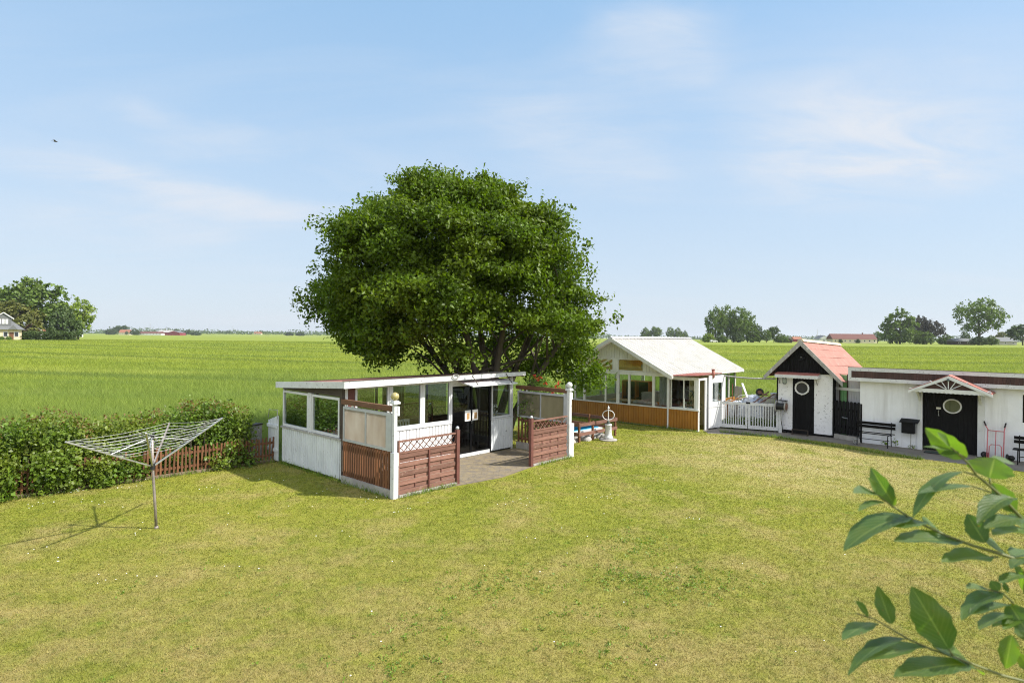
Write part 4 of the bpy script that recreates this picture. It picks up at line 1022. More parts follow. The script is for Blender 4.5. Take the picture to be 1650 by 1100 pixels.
def pond():
    t = thing('garden_pond', 'raised blue-lined garden pond inside the low wooden railing', 'pond', A1, PDANG)
    x0,x1,y0,y1 = .12,1.75,.3,1.9
    rim = MB(); fr = [(x0,x1,y0,y0+.1),(x0,x1,y1-.1,y1),(x0,x0+.1,y0+.1,y1-.1),(x1-.1,x1,y0+.1,y1-.1)]
    for a,b,c,d in fr: rim.box(a,b,c,d,.0,.3)
    rim.build('rim', M['white_worn'], t)
    l = MB()
    for a,b,c,d in ((x0+.1,x1-.1,y0+.1,y0+.12),(x0+.1,x1-.1,y1-.12,y1-.1),(x0+.1,x0+.12,y0+.12,y1-.12),(x1-.12,x1-.1,y0+.12,y1-.12)): l.box(a,b,c,d,.02,.33)
    l.box(x0+.1,x1-.1,y0+.1,y1-.1,.01,.02); l.build('liner', M['blue'], t)
    wm, wt, wo = nt('pond_water'); b = N(wt,'ShaderNodeBsdfPrincipled',Roughness=.05); b.inputs['Base Color'].default_value=(.01,.12,.2,1); L(wt,b.outputs[0],wo.inputs[0])
    MB().box(x0+.12,x1-.12,y0+.12,y1-.12,.021,.1).build('water', wm, t)
    t = thing('pond_railing', 'low brown two-rail wooden fence around the blue pond', 'railing', A1, PDANG)
    Wd, Dd = PW, 2.3
    posts = [(0,0),(Wd*.36,0),(Wd*.72,0),(Wd,0),(0,Dd*.5),(0,Dd),(Wd,Dd*.5),(Wd,Dd),(Wd*.5,Dd)]
    for x,y in posts: MB().box(x-.035,x+.035,y-.03,y+.03,0,.66).build('post', M['brown'], t)
    r = MB()
    for z in (.22,.53):
        r.box(-.06,Wd+.06,-.055,-.032,z,z+.11); r.box(-.06,Wd+.06,Dd+.032,Dd+.055,z,z+.11)
        r.box(-.06,-.036,-.03,Dd+.03,z,z+.11); r.box(Wd+.036,Wd+.06,-.03,Dd+.03,z,z+.11)
    r.build('rail', M['redbrown'], t)
    r = np.random.default_rng(90)
    labs = ['grey boulder nearest the railing corner below the pond','pale rounded stone at the foot of the pond railing','flat light stone beside the middle railing post','small white upright stone under the lower rail','grey stone left of the railing corner','flat pale stone beside the sundial base','long grey stone along the pond rim','dark stone behind the white yard post']
    for (px,py,s),lab in zip(((944,709,.2),(953,706,.17),(963,705,.16),(968,701,.12),(926,711,.18),(974,706,.15),(958,704,.2),(920,713,.17)), labs):
        p = on(px,py); t = MB(); n = 10
        vs=[]; 
        for i in range(5):
            ph = -.3+1.87*i/4
            for k in range(n):
                a=2*math.pi*k/n; rr=s*math.cos(min(ph,1.5))*r.uniform(.8,1.15); vs.append((rr*math.cos(a)*1.15,rr*math.sin(a),max(-.02,s*.8*math.sin(ph)+.03)))
        fs=[(i*n+k,i*n+(k+1)%n,(i+1)*n+(k+1)%n,(i+1)*n+k) for i in range(4) for k in range(n)]+[tuple(4*n+k for k in range(n))]
        t.add(vs,fs); o=t.build('stone', M['stone'] if 'grey' in lab or 'dark' in lab else M['concrete'], None, True, p, r.uniform(0,3)); tag(o,lab,'stone','stones round the pond')
pond()

# ---------------------------------------------------------------- white double gate and the heap behind it
GL, GR = Vector((8.13,23.1,0)), Vector((10.06,22.15,0)); GD=(GR-GL).normalized(); GANG=math.atan2(GD.y,GD.x); GW=(GR-GL).length
def gate():
    t = thing('white_gate', 'white slatted double gate between the garden house and the black-doored shed', 'gate', GL, GANG)
    for a,b in ((.03,GW*.485),(GW*.497,GW-.02)):
        m=MB(); z0,z1=.07,1.07
        m.box(a,b,-.02,.02,z0,z0+.13); m.box(a,b,-.02,.02,z1-.1,z1); m.box(a,a+.08,-.02,.02,z0+.13,z1-.1); m.box(b-.08,b,-.02,.02,z0+.13,z1-.1)
        n=9
        for k in range(1,n+1):
            x=a+.08+(b-a-.16)*k/(n+1); m.box(x-.018,x+.018,-.012,.012,z0+.13,z1-.1)
        m.build('gate_leaf', M['white_worn'], t)
    MB().box(-.06,.02,-.035,.035,0,1.08).build('gate_post', M['greywood'], t)
    MB().box(GW-.015,GW+.1,-.04,.03,0,1.15).build('gate_post', M['white_worn'], t)
    MB().box(GW*.46,GW*.53,-.035,-.021,1.03,1.09).build('latch', M['black'], t)
gate()
def gw(x,y,z=0): return Vector((GL.x+x*math.cos(GANG)-y*math.sin(GANG), GL.y+x*math.sin(GANG)+y*math.cos(GANG), z))
def heap():
    r=np.random.default_rng(13)
    t=thing('tarpaulin', 'crumpled silver and black tarpaulin over a heap behind the white gate', 'tarpaulin', gw(1.05,1.3), GANG)
    nx,ny=30,20; vs=[]; fs=[]
    for j in range(ny):
        for i in range(nx):
            x=-1.05+2.1*i/(nx-1); y=-.6+1.2*j/(ny-1); e=max(0,1-(x/1.05)**4)*max(0,1-(y/.6)**4)
            z=(1.05+.1*math.sin(5*x+1)+.08*math.sin(9*y+4*x)+r.normal(0,.045))*e**.3; vs.append((x+r.normal(0,.015),y,max(z,.02)))
    for j in range(ny-1):
        for i in range(nx-1): fs.append((j*nx+i,j*nx+i+1,(j+1)*nx+i+1,(j+1)*nx+i))
    MB().add(vs,fs).build('sheet', M['tarp'], t)
    rope=MB(); rope.tube([(-.9,-.5,.6),(-.4,-.2,1.22),(.2,0,1.28),(.8,.3,.9)],.012,6); rope.build('rope', M['line'], t)
    specs=[((0.05,.35,.8),(.65,.6,1.18),.11,.03,'orange-brown plank leaning at the left end of the heap by the open door','orangewood'),
           ((.0,.5,.95),(1.0,.75,1.22),.09,.03,'long pale plank lying over the top of the tarpaulin','rawwood'),
           ((1.12,.45,.9),(.78,.75,1.75),.09,.025,'white painted plank sticking up out of the heap','white_worn'),
           ((.2,.3,.05),(.28,.5,1.0),.1,.03,'upright brown board behind the left gate leaf','brown'),
           ((.55,.35,.05),(.6,.55,1.0),.1,.03,'dark upright board behind the middle of the left gate leaf','darkboard')]
    for a,b,w,h,lab,mt in specs:
        p=gw(*a); q=gw(*b); c=p
        m=MB().bar(p-c,q-c,w,h); o=m.build('plank', M[mt], None, False, c); tag(o,lab,'plank','planks on the heap behind the gate')
    t=thing('handcart','upturned red-brown handcart with one black wheel lying on top of the heap','handcart', gw(1.42,.85,1.42), GANG)
    wh=MB().ring((0,0,0),.11,.04,'y',20,8).build('wheel', M['rubber'], t, True); MB().disc((0,-.02,0),.075,.04,'y',16).build('rim', M['redbrown'], wh)
    MB().bar((-.22,-.3,-.42),(.33,.05,.03),.05,.03).build('shaft', M['redbrown'], t); MB().bar((-.07,-.45,-.47),(.53,-.05,-.04),.06,.03).build('shaft', M['redbrown'], t); MB().bar((0.02,-.03,-.02),(.3,-.2,-.1),.04,.04).build('axle', M['redbrown'], t)
    t=thing('board_panel','grey weathered upright boards behind the right gate leaf beside the shed','boards', gw(1.55,.6), GANG)
    m=MB(); 
    for k in range(6): m.box(.0+.085*k,.075+.085*k,0,.02,0,1.22+.03*math.sin(k*2))
    m.build('boards', M['greywood'], t); MB().box(0,.5,.022,.05,.9,.97).build('rail', M['greywood'], t)
    t=thing('white_tub','small white plastic tub at the right end of the heap, against the shed','tub', gw(1.93,1.0,1.22), GANG)
    MB().lathe([(.1,0),(.13,.17),(.14,.175),(.12,.18)],(0,0,0),16).build('tub', M['white_clean'], t); MB().box(-.4,.2,-.2,.2,-.04,-.001).build('stand_board', M['rawwood'], t); MB().box(-.35,-.3,-.15,.15,-1.22,-.04).box(.1,.15,-.15,.15,-1.22,-.04).build('leg', M['rawwood'], t)
    t=thing('old_post_boards','two weathered grey boards standing upright by the far corner of the garden house','boards', at(1184,660,27.0).xy.to_3d(), GANG)
    MB().box(0,.15,0,.03,0,1.35).box(.16,.3,0,.03,0,1.33).build('boards', M['greywood'], t); MB().tube([(-.1,-.1,0),(-.1,-.1,1.45)],.02,6).build('pipe', M['rustroof'], t)
    # weeds behind the gate
    C=[]
    for _ in range(260): C.append(tuple(gw(r.uniform(0,2.0), r.uniform(.1,.6), r.uniform(.03,.4))))
    tag(leaf_cards('rank_weeds', clustered(np.array(C),9,.06,14), .07, M['weed'], 15, None, None, .8), kind='stuff')
heap()
o=MB(); pa=at(1156,603.5,23.3); pb=at(1250,610,22.4); pts=[pa.lerp(pb,k/10)-pa-Vector((0,0,.05*math.sin(math.pi*k/10))) for k in range(11)]
o=o.tube(pts,.028,8).build('overhead_pipe', M['greywood'], None, True, pa); tag(o,'grey sagging overhead pipe from the garden house porch to the shed','pipe')
# ---------------------------------------------------------------- black-doored shed
SO=Vector((10.1,22.4,0)); SANG=rad(-42)
def sw(x,y,z=0): return Vector((SO.x+x*math.cos(SANG)-y*math.sin(SANG), SO.y+x*math.sin(SANG)+y*math.cos(SANG), z))
def scallop(x0,x1,zt,zb,n,y0,y1):
    pts=[(x0,zt),(x0,zb)]; st=(x1-x0)/n
    for k in range(n):
        for j in range(1,6): 
            u=j/6; pts.append((x0+st*(k+u), zb-.028*math.sin(math.pi*u)))
        pts.append((x0+st*(k+1), zb))
    pts.append((x1,zt)); m=MB(); return m.xz(pts,y0,y1)
def shed():
    t=thing('shed','small shed with flaking white walls, black gable and faded red roof','shed',SO,SANG)
    W,D=1.9,5.0; XM=.88
    w=MB(); w.box(0,.545,0,.06,.12,2.25); w.box(1.29,W,0,.06,.08,2.25); w.box(.545,1.29,0,.06,2.06,2.25)
    w.build('front_wall', M['shedwall'], t)
    b=MB(); 
    for k in range(6): b.box(1.3+.1*k,1.395+.1*k,-.012,-.001,.1,2.2)
    MB().box(-.02,.025,-.02,.05,.02,2.25).box(W+.001,W+.05,-.02,.05,.02,2.25).build('corner_board', M['black'], t)
    MB().box(0,.06,.06,D,.02,2.2).box(W-.06,W,.06,D,.02,2.2).box(.06,W-.06,D-.06,D,.02,2.2).build('side_wall', M['black'], t)
    MB().box(-.02,W+.02,-.03,.05,-.01,.075).box(0.02,.5,-.012,.05,.075,.118).build('plinth', M['black'], t)
    # gable of black boards
    def rz(x): return 3.4-abs(x-XM)*1.09
    g=MB(); x=-.15
    while x<1.98:
        x2=min(x+.098,1.98); z1,z2=rz(x)-.06,rz(x2)-.06
        if max(z1,z2)>2.27: g.add([(x,-.06,2.25),(x2-.008,-.06,2.25),(x2-.008,-.06,max(z2,2.25)),(x,-.06,max(z1,2.25)),(x,.0,2.25),(x2-.008,.0,2.25),(x2-.008,.0,max(z2,2.25)),(x,.0,max(z1,2.25))],
              [(0,1,2,3),(7,6,5,4),(0,4,5,1),(1,5,6,2),(2,6,7,3),(3,7,4,0)])
        x+=.1
    g.build('gable_boards', M['black'], t)
    # roof: two corrugated sheets, the far end sags a little
    r=MB(); y0,y1=-.25,5.2; dz=-.17
    for ex,a in ((2.28,1),(-.42,-1)):
        ez=3.47-abs(ex-XM)*1.05
        p0,p1,q0,q1=(XM,y0,3.47),(XM,y1,3.47+dz),(ex,y0,ez),(ex,y1,ez+dz)
        if a>0: r.sheet(p0,p1,None,q0,.15,-.022,-.012,'sine')
        else: r.sheet(p1,p0,None,(ex,y1,ez+dz),.15,-.022,-.012,'sine')
    ro=r.build('roof', M['redroof'], t)
    # overlapping courses of nail rows
    nl=MB()
    for k in range(1,5):
        u=.2*k+.02
        for j in range(34):
            y=y0+.1+j*.155; x=XM+(2.28-XM)*u; z=3.47-(2.28-XM)*u*1.05+dz*(y-y0)/(y1-y0)
            nl.box(x-.012,x+.012,y-.012,y+.012,z+.012,z+.03)
    nl.build('nail_rows', M['rustroof'], ro)
    k=MB(); y=y0; i=0
    while y<y1-.05:
        z=3.5+dz*(y-y0)/(y1-y0)
        k.add([(XM-.12,y,z-.07),(XM-.05,y,z+.03),(XM+.05,y,z+.03),(XM+.12,y,z-.07),(XM-.11,y+.37,z-.075),(XM-.045,y+.37,z+.015),(XM+.045,y+.37,z+.015),(XM+.11,y+.37,z-.075)],
              [(0,1,2,3),(1,0,4,5),(2,1,5,6),(3,2,6,7),(7,6,5,4)]); y+=.34
    k.build('ridge_tiles', M['ridge'], ro)
    e=MB()
    for ex in (2.28,-.42):
        ez=3.47-abs(ex-XM)*1.05
        e.add([(XM,y0-.03,3.49),(XM,y0,3.49),(ex,y0,ez+.02),(ex,y0-.03,ez+.02),(XM,y0-.03,3.28),(XM,y0,3.28),(ex,y0,ez-.15),(ex,y0-.03,ez-.15)],
              [(0,1,2,3),(7,6,5,4),(0,4,5,1),(1,5,6,2),(2,6,7,3),(3,7,4,0)])
    e.build('bargeboard', M['greywood'], ro)
    # round gable ornament
    o=MB().ring((.86,-.075,2.83),.1,.03,'y',24,8); o.disc((.86,-.09,2.83),.09,.03,'y',20); oo=o.build('gable_ornament', M['black'], t)
    MB().lathe([(.01,0),(.05,.01),(.03,.03),(.005,.04)],(0,0,0),12).build('boss', M['steel'], oo).location=(.86,-.1,2.83)
    # door
    d=MB()
    for k in range(7): d.box(.55+.1057*k,.55+.1057*(k+1)-.004,.0,.045,.06,2.055)
    do=d.build('door', M['black'], t)
    MB().ring((.87,-.006,1.71),.225,.03,'y',32,8).build('porthole_ring', M['white_clean'], do)
    kn=MB()
    for a in range(6): kn.disc((.87+.252*math.cos(a*math.pi/3+.52),-.025,1.71+.252*math.sin(a*math.pi/3+.52)),.016,.02,'y',10)
    kn.build('porthole_stud', M['white_clean'], do)
    MB().disc((.87,-.004,1.71),.205,.005,'y',30).build('porthole_pane', M['window_dark'], do)
    MB().box(1.2,1.24,-.02,.0,.95,1.06).build('door_handle', M['black'], do)
    # little canopy shelf with scalloped edge
    MB().add([(0.02,-.01,2.27),(1.5,-.01,2.27),(1.5,-.36,2.2),(.02,-.36,2.2),(0.02,-.01,2.295),(1.5,-.01,2.295),(1.5,-.36,2.225),(.02,-.36,2.225)],
             [(3,2,1,0),(4,5,6,7),(0,1,5,4),(1,2,6,5),(2,3,7,6),(3,0,4,7)]).build('canopy_board', M['rustroof'], t)
    s=scallop(0.02,1.5,2.2,2.1,15,-.385,-.362); s.build('scalloped_edge', M['white_worn'], t)
    MB().box(1.475,1.5,-.36,-.0,2.1,2.2).build('canopy_end', M['white_clean'], t)
    br=MB()
    for x in (.1,1.4): br.bar((x,-.03,1.85),(x,-.33,2.18),.025,.03)
    br.build('bracket', M['greywood'], t)
    t=thing('wall_lantern','small glass lantern hanging left of the shed door under the canopy','lantern',sw(.32,-.2,1.86),SANG)
    MB().lathe([(.05,0),(.07,.03),(.075,.16),(.05,.2)],(0,0,0),12).build('glass', M['glass'], t)
    c=MB().lathe([(.09,.2),(.05,.25),(.01,.28)],(0,0,0),12); c.lathe([(.06,-.02),(.06,0)],(0,0,0),12)
    for a in range(4): c.bar((.074*math.cos(a*1.57),.074*math.sin(a*1.57),0),(.074*math.cos(a*1.57),.074*math.sin(a*1.57),.2),.008,.008)
    c.bar((0,0,.28),(0,.2,.3),.02,.02); c.build('frame', M['lantern_green'], t)
    t=thing('hose_reel','dark hose reel with red hub fixed to the shed wall beside the gate','hose reel',sw(.1,-.28,1.0),SANG)
    MB().tube([(-.02,0,0),(.28,0,0)],.13,20).build('drum', M['rubber'], t); MB().disc((-.05,0,0),.21,.03,'x',24).build('flange', M['greywood'], t); MB().disc((.28,0,0),.2,.03,'x',24).build('flange', M['greywood'], t)
    MB().disc((.311,0,0),.13,.012,'x',20).build('hub', M['redbrown'], t); MB().box(.0,.3,.02,.22,.2,.225).build('bracket', M['black'], t)
    MB().tube([(.15,-.1,-.08),(.17,-.12,-.5),(.2,-.05,-.85),(.3,.0,-.96)],.012,8).build('hose', M['rubber'], t, True)
    t=thing('boot_scraper','low dark metal boot scraper in front of the shed door','boot scraper',sw(.9,-.3,.012),SANG)
    f=MB(); fr_box(f,-.28,.28,.02,.2,-.02,.025,.03); f.box(-.28,-.25,-.1,.12,0,.02).box(.25,.28,-.1,.12,0,.02); f.build('frame', M['darkboard'], t); MB().box(-.25,.25,-.008,.0,.045,.17).build('plate', M['black'], t)
shed()
# ---------------------------------------------------------------- black picket gate and sheet screens between shed and outbuilding
def blackgate():
    a=sw(1.97,.0); b=Vector((11.97,20.2,0)); d=(b-a); ang=math.atan2(d.y,d.x); Wd=d.length
    t=thing('black_picket_gate','tall black picket gate with rounded tops between shed and white outbuilding','gate',a,ang)
    m=MB(); n=7; st=Wd/n
    for k in range(n):
        x0=k*st+.012; x1=(k+1)*st-.012; h=1.3; c=(x0+x1)/2; rr=(x1-x0)/2
        pts=[(x0,.2),(x1,.2),(x1,h)]+[(c+rr*math.cos(q*math.pi/8),h+rr*math.sin(q*math.pi/8)) for q in range(1,8)]+[(x0,h)]
        m.xz(pts,-.012,.012)
    m.build('pickets', M['blackwood'], t)
    MB().box(.02,Wd-.02,.013,.05,.4,.48).box(.02,Wd-.02,.013,.05,1.0,1.08).build('rail', M['blackwood'], t)
    MB().box(Wd-.0,Wd+.05,-.03,.03,0,1.32).build('gate_post', M['black'], t)
    MB().box(0,Wd,-.03,.06,0,.16).build('kerb', M['concrete'], t)
    MB().tube([(.3,-.03,.78),(.52,-.03,.76)],.012,6).build('latch', M['steel'], t)
    t=thing('sheet_screen','upright grey and green plastic sheets behind the black picket gate','screen',a+Vector((.3,.3,0)),ang)
    x=-.35
    for w,mt in ((.42,'greyp'),(.3,'greenp'),(.55,'greyp')):
        if 'greyp' not in M: M['greyp']=pm('grey_sheet',(.45,.45,.47),.5,.1); M['greenp']=pm('green_sheet',(.16,.36,.15),.4,.2,streak=6,streakcol=(.25,.42,.22))
        MB().sheet((x,0,0),(x+w-.04,0,0),None,(x,0,2.25),.1,.012,.005,'sine').build('sheet', M[mt], t); MB().box(x+w-.04,x+w,-.02,.03,0,2.27).build('batten', M['darkboard'], t); x+=w
    MB().box(-.35,.9,-.05,-.03,1.7,1.8).build('white_board', M['white_clean'], t)
blackgate()
# ---------------------------------------------------------------- white outbuilding
BO=Vector((12.01,20.14,0)); BANG=rad(-45.1)
def bw(x,y,z=0): return Vector((BO.x+x*math.cos(BANG)-y*math.sin(BANG), BO.y+x*math.sin(BANG)+y*math.cos(BANG), z))
def outbuilding():
    t=thing('outbuilding','long low white plastered outbuilding with flat roof and brown-centred fascia','outbuilding',BO,BANG)
    X1=9.5; D=4.2
    w=MB(); w.box(-.09,1.66,0,.2,0,2.3); w.box(3.12,4.13,0,.2,0,2.3); w.box(1.66,3.12,0,.2,1.86,2.3); w.box(4.13,5.0,0,.2,0,1.13); w.box(4.13,5.0,0,.2,1.95,2.3); w.box(5.0,X1,0,.2,0,2.3)
    w.box(-.09,.11,.2,D,0,2.0); w.box(X1-.2,X1,.2,D,0,2.0); w.box(.11,X1-.2,D-.2,D,0,2.0)
    w.build('wall', M['plaster'], t)
    r=MB().add([(-.36,-.2,2.4),(X1+.3,-.2,2.4),(X1+.3,D+.3,2.02),(-.36,D+.3,2.02),(-.36,-.2,2.54),(X1+.3,-.2,2.54),(X1+.3,D+.3,2.12),(-.36,D+.3,2.12)],[(3,2,1,0),(4,5,6,7),(0,1,5,4),(1,2,6,5),(2,3,7,6),(3,0,4,7)]); ro=r.build('roof', M['slate'], t)
    f=MB(); 
    for z0,z1,dd in ((2.45,2.57,.03),(2.11,2.225,.03)):
        f.box(-.4,X1+.3,-.25,-.25+dd,z0,z1); f.box(-.4,-.37,-.22,.2,z0,z1)
    f.box(-.4,-.3,-.25,-.22,2.225,2.45)
    f.build('fascia', M['white_worn'], ro)
    p=MB(); x=-.3
    while x<X1+.25: p.box(x,x+.092,-.238,-.225,2.225,2.45); x+=.095
    p.box(-.385,-.375,-.2,.2,2.225,2.45); p.build('fascia_panel', M['fascia_brown'], ro)
    MB().box(-.36,X1+.3,-.22,.0,2.28,2.3).box(-.36,-.09,0,.2,2.28,2.3).build('soffit', M['white_clean'], ro)
    MB().box(-.41,X1+.3,-.26,-.16,2.572,2.582).build('edge_trim', M['darkboard'], ro)
    # double door
    d=MB(); n=12
    for k in range(n): d.box(1.71+.1145*k,1.71+.1145*(k+1)-.004,.06,.1,.03,1.84)
    do=d.build('door', M['black'], t)
    MB().box(2.395,2.41,.052,.058,.03,1.84).build('meeting_strip', M['black'], do)
    MB().ring((2.46,.05,1.46),.215,.022,'y',34,8,1.03,.98).build('oval_frame', M['white_clean'], do); MB().disc((2.46,.052,1.46),.2,.006,'y',30,1.03,.98).build('oval_pane', pm('dim_glass',(.1,.11,.07),.15,.15), do)
    h=MB().tube([(2.12,.02,1.3),(2.12,-.02,1.28),(2.12,-.02,1.16),(2.12,.05,1.13)],.014,8); h.box(2.05,2.17,.03,.058,1.34,1.4); h.build('door_handle', M['steel'], do)
    MB().box(1.57,1.70,-.06,.04,0,1.86).build('door_post', M['white'], t); MB().box(3.1,3.27,-.06,.04,0,1.86).build('door_post', M['white'], t)
    # gabled porch hood
    y0,y1=-.8,-.02; xm,xa,xb=2.49,1.58,3.42; zp,ze=2.44,2.0
    hd=MB()
    for ex in (xa-.1,xb+.1):
        z2=ze-.045; hd.add([(xm,y0-.03,zp+.03),(xm,y1,zp+.03),(ex,y1,z2+.02),(ex,y0-.03,z2+.02),(xm,y0-.03,zp-.0),(xm,y1,zp-.0),(ex,y1,z2-.01),(ex,y0-.03,z2-.01)],
           [(0,1,2,3),(7,6,5,4),(0,4,5,1),(1,5,6,2),(2,6,7,3),(3,7,4,0)])
    ho=hd.build('porch_roof', M['rustroof'], t)
    e=MB()
    for ex in (xa-.12,xb+.12):
        z2=ze-.055; e.add([(xm,y0-.06,zp+.0),(xm,y0-.03,zp+.0),(ex,y0-.03,z2+.0),(ex,y0-.06,z2+.0),(xm,y0-.06,zp-.1),(xm,y0-.03,zp-.1),(ex,y0-.03,z2-.075),(ex,y0-.06,z2-.075)],
           [(0,1,2,3),(7,6,5,4),(0,4,5,1),(1,5,6,2),(2,6,7,3),(3,7,4,0)])
    e.build('porch_bargeboard', M['white'], ho)
    scallop(xa-.08,xb+.08,2.03,1.93,18,y0-.025,y0).build('porch_scallop', M['white'], ho)
    s=MB(); 
    for a in (28,55,90,125,152):
        ca,sa=math.cos(rad(a)),math.sin(rad(a)); ln=min(.33/max(sa,.01), .62)*(.98 if a==90 else .86)
        s.bar((xm+.07*ca,y0-.012,2.03+.02*sa),(xm+ln*ca,y0-.012,2.03+ln*sa*.98),.02,.05 if a!=90 else .09,(0,1,0))
    s.build('porch_sunburst', M['white'], ho)
    MB().xz([(xa+.05,2.03),(xb-.05,2.03),(xm,zp-.06)],y0+.02,y0+.03).build('porch_gable', M['fascia_brown'], ho)
    MB().box(xa,xa+.05,y0,y1,1.95,2.03).box(xb-.05,xb,y0,y1,1.95,2.03).build('porch_beam', M['white'], ho)
    b=MB()
    for x in (1.6,3.15): b.prism([(x,-.06,1.55),(x,-.06,1.95),(x,-.55,1.95),(x,-.42,1.84),(x,-.18,1.72)],(.06,0,0))
    b.build('porch_bracket', M['white'], ho)
    bn=MB().lathe([(.005,-.02),(.045,0),(.03,.05),(.005,.07)],(0,0,0),12); bo=bn.build('porch_boss', M['lantern_green'], ho); bo.location=(xm,y0-.07,2.3)
    # window at the frame's edge
    f=MB(); fr_box(f,4.13,5.0,1.13,1.95,.05,.06,.06); wo=f.build('window', M['blackwood'], t); MB().box(4.18,4.95,.08,.086,1.18,1.9).build('pane', M['window_dark'], wo)
outbuilding()
def bench(loc,lab):
    t=thing('bench',lab,'bench',loc,BANG,'black benches against the white outbuilding')
    W=1.12; b=MB()
    for k,z in enumerate((.6,.71)): b.bar((0,.1+.03*k,z),(W,.1+.03*k,z),.025,.09,(0,-.2,1))
    b.build('back_slats', M['blackwood'], t)
    s=MB()
    for k in range(3): s.box(0,W,-.3+.13*k,-.2+.13*k,.4,.425)
    return t,s,W
def legs(t,W):
    for x in (.12,W-.12):
        MB().tube([(x,.16,.78),(x,.1,.42),(x,.08,.4),(x,-.3,.39),(x,-.33,.36),(x,-.34,.0)],.014,8).tube([(x,.09,.4),(x,.14,0)],.014,8).build('leg_frame', M['black'], t)
    MB().tube([(.12,-.1,.2),(W-.12,-.1,.2)],.012,6).build('stretcher', M['black'], t)
t,s,W_=bench(bw(-.12,-.32,.01),'black bench with slatted back beside the black picket gate'); 
MB().box(.0,W_,-.33,-.29,.405,.43).box(0,W_,.0,.04,.405,.43).build('seat_rails', M['black'], t); legs(t,W_)
t,s,W_=bench(bw(3.97,-.42,.01),'black bench under the dark window at the right edge of the photo'); s.build('seat', M['blackwood'], t); legs(t,W_)
t=thing('wheel_pot','small round metal pot under the left end of the bench by the black gate','pot',bw(-.05,-.5,.01),BANG); MB().lathe([(.06,0),(.1,.06),(.09,.16),(.06,.18)],(0,0,0),14).build('pot', M['greywood'], t); MB().ring((0,-.11,.1),.07,.012,'y',16,6).build('handle', M['steel'], t)
t=thing('mailbox','black mailbox with sloping lid on a post by the white wall','mailbox',bw(1.18,-.16,.012),BANG)
MB().box(0,.34,-.13,.1,.5,.84).build('box', M['blackwood'], t); MB().add([(-.05,-.19,.845),(.46,-.19,.845),(.46,.12,.93),(-.05,.12,.93),(-.05,-.19,.87),(.46,-.19,.87),(.46,.12,.955),(-.05,.12,.955)],[(3,2,1,0),(4,5,6,7),(0,1,5,4),(1,2,6,5),(2,3,7,6),(3,0,4,7)]).build('lid', M['black'], t)
MB().tube([(.24,-.02,0),(.24,-.02,.5)],.012,8).build('post', M['greywood'], t)
def handtruck():
    t=thing('hand_truck','faded red steel hand truck leaning on the white wall right of the black door','hand truck',bw(3.36,-.35,.012),BANG)
    m=MB(); W=.38
    for x,sx in ((0,-1),(W,1)): m.tube([(x,-.02,0),(x,.1,.5),(x,.18,.86),(x+sx*.02 - (.06 if sx<0 else -.0),.24,1.0)],.015,8)
    m.tube([(W/2,.0,.05),(W/2,.17,.84)],.012,8); m.tube([(0,.165,.83),(W,.165,.83)],.013,8)
    m.tube([(.04,.0,0),(.05,.06,.38),(.1,.08,.43),(W-.1,.08,.43),(W-.05,.06,.38),(W-.04,.0,0)],.013,8); m.build('frame', M['pinkred'], t, True)
    g=MB(); g.tube([(-.05,.22,.96),(-.1,.27,1.08)],.02,8).tube([(W+.0,.21,.94),(W+.03,.26,1.08)],.02,8); g.build('grip', M['rubber'], t)
    MB().box(-.02,W+.02,-.2,-.03,.0,.012).build('toe_plate', M['pinkred'], t)
    for x in (-.08,W+.08):
        wh=MB().ring((x,.06,.1),.075,.03,'x',18,8).build('wheel', M['rubber'], t, True); MB().disc((x-.015,.06,.1),.05,.03,'x',14).build('rim', M['pinkred'], wh)
handtruck()
for (x,y,r_,lab) in ((3.3,-.2,.1,'small round black pot beside the door post and hand truck'),(3.9,-.18,.085,'small dark pot between the hand truck and the right-hand bench')):
    o=MB().lathe([(r_*.6,0),(r_,r_*.7),(r_*1.0,r_*1.2),(r_*.7,r_*1.7),(r_*.55,r_*1.7),(r_*.5,r_*1.2)],(0,0,0),18).build('pot', M['rubber'], None, True, bw(x,y,.012)); tag(o,lab,'pot')
t=thing('doormat','dark green doormat on the paving in front of the oval-window door','doormat',bw(2.15,-.4,.011),BANG); MB().box(-.3,.3,-.18,.18,0,.018).build('mat', M['lantern_green'], t); f=MB(); fr_box(f,-.31,.31,-.19,.19,0,.012,.02); f.v=[(a,c,b) for a,b,c in f.v]; f.f=[tuple(reversed(i)) for i in f.f]; f.build('edge', M['rubber'], t)
for (x,lab,h) in ((.98,'small broad-leaved weed growing at the wall foot right of the left bench',.22),(.7,'tiny weed under the bench at the wall foot',.12),(1.45,'thin trailing weed under the mailbox',.14)):
    t=thing('wall_weed',lab,'weed',bw(x,-.12,.01),BANG); r=np.random.default_rng(int(x*100)); C=r.normal(size=(10,3))*np.array([.05,.04,h*.25])+np.array([0,0,h*.6])
    leaf_cards('leaves', clustered(C,2,.02,1), .07, M['weed'], 2, t, None, 1.2,.6); MB().tube([(0,0,0),(0.01,0,h)],.005,5).build('stem', M['bark'], t)
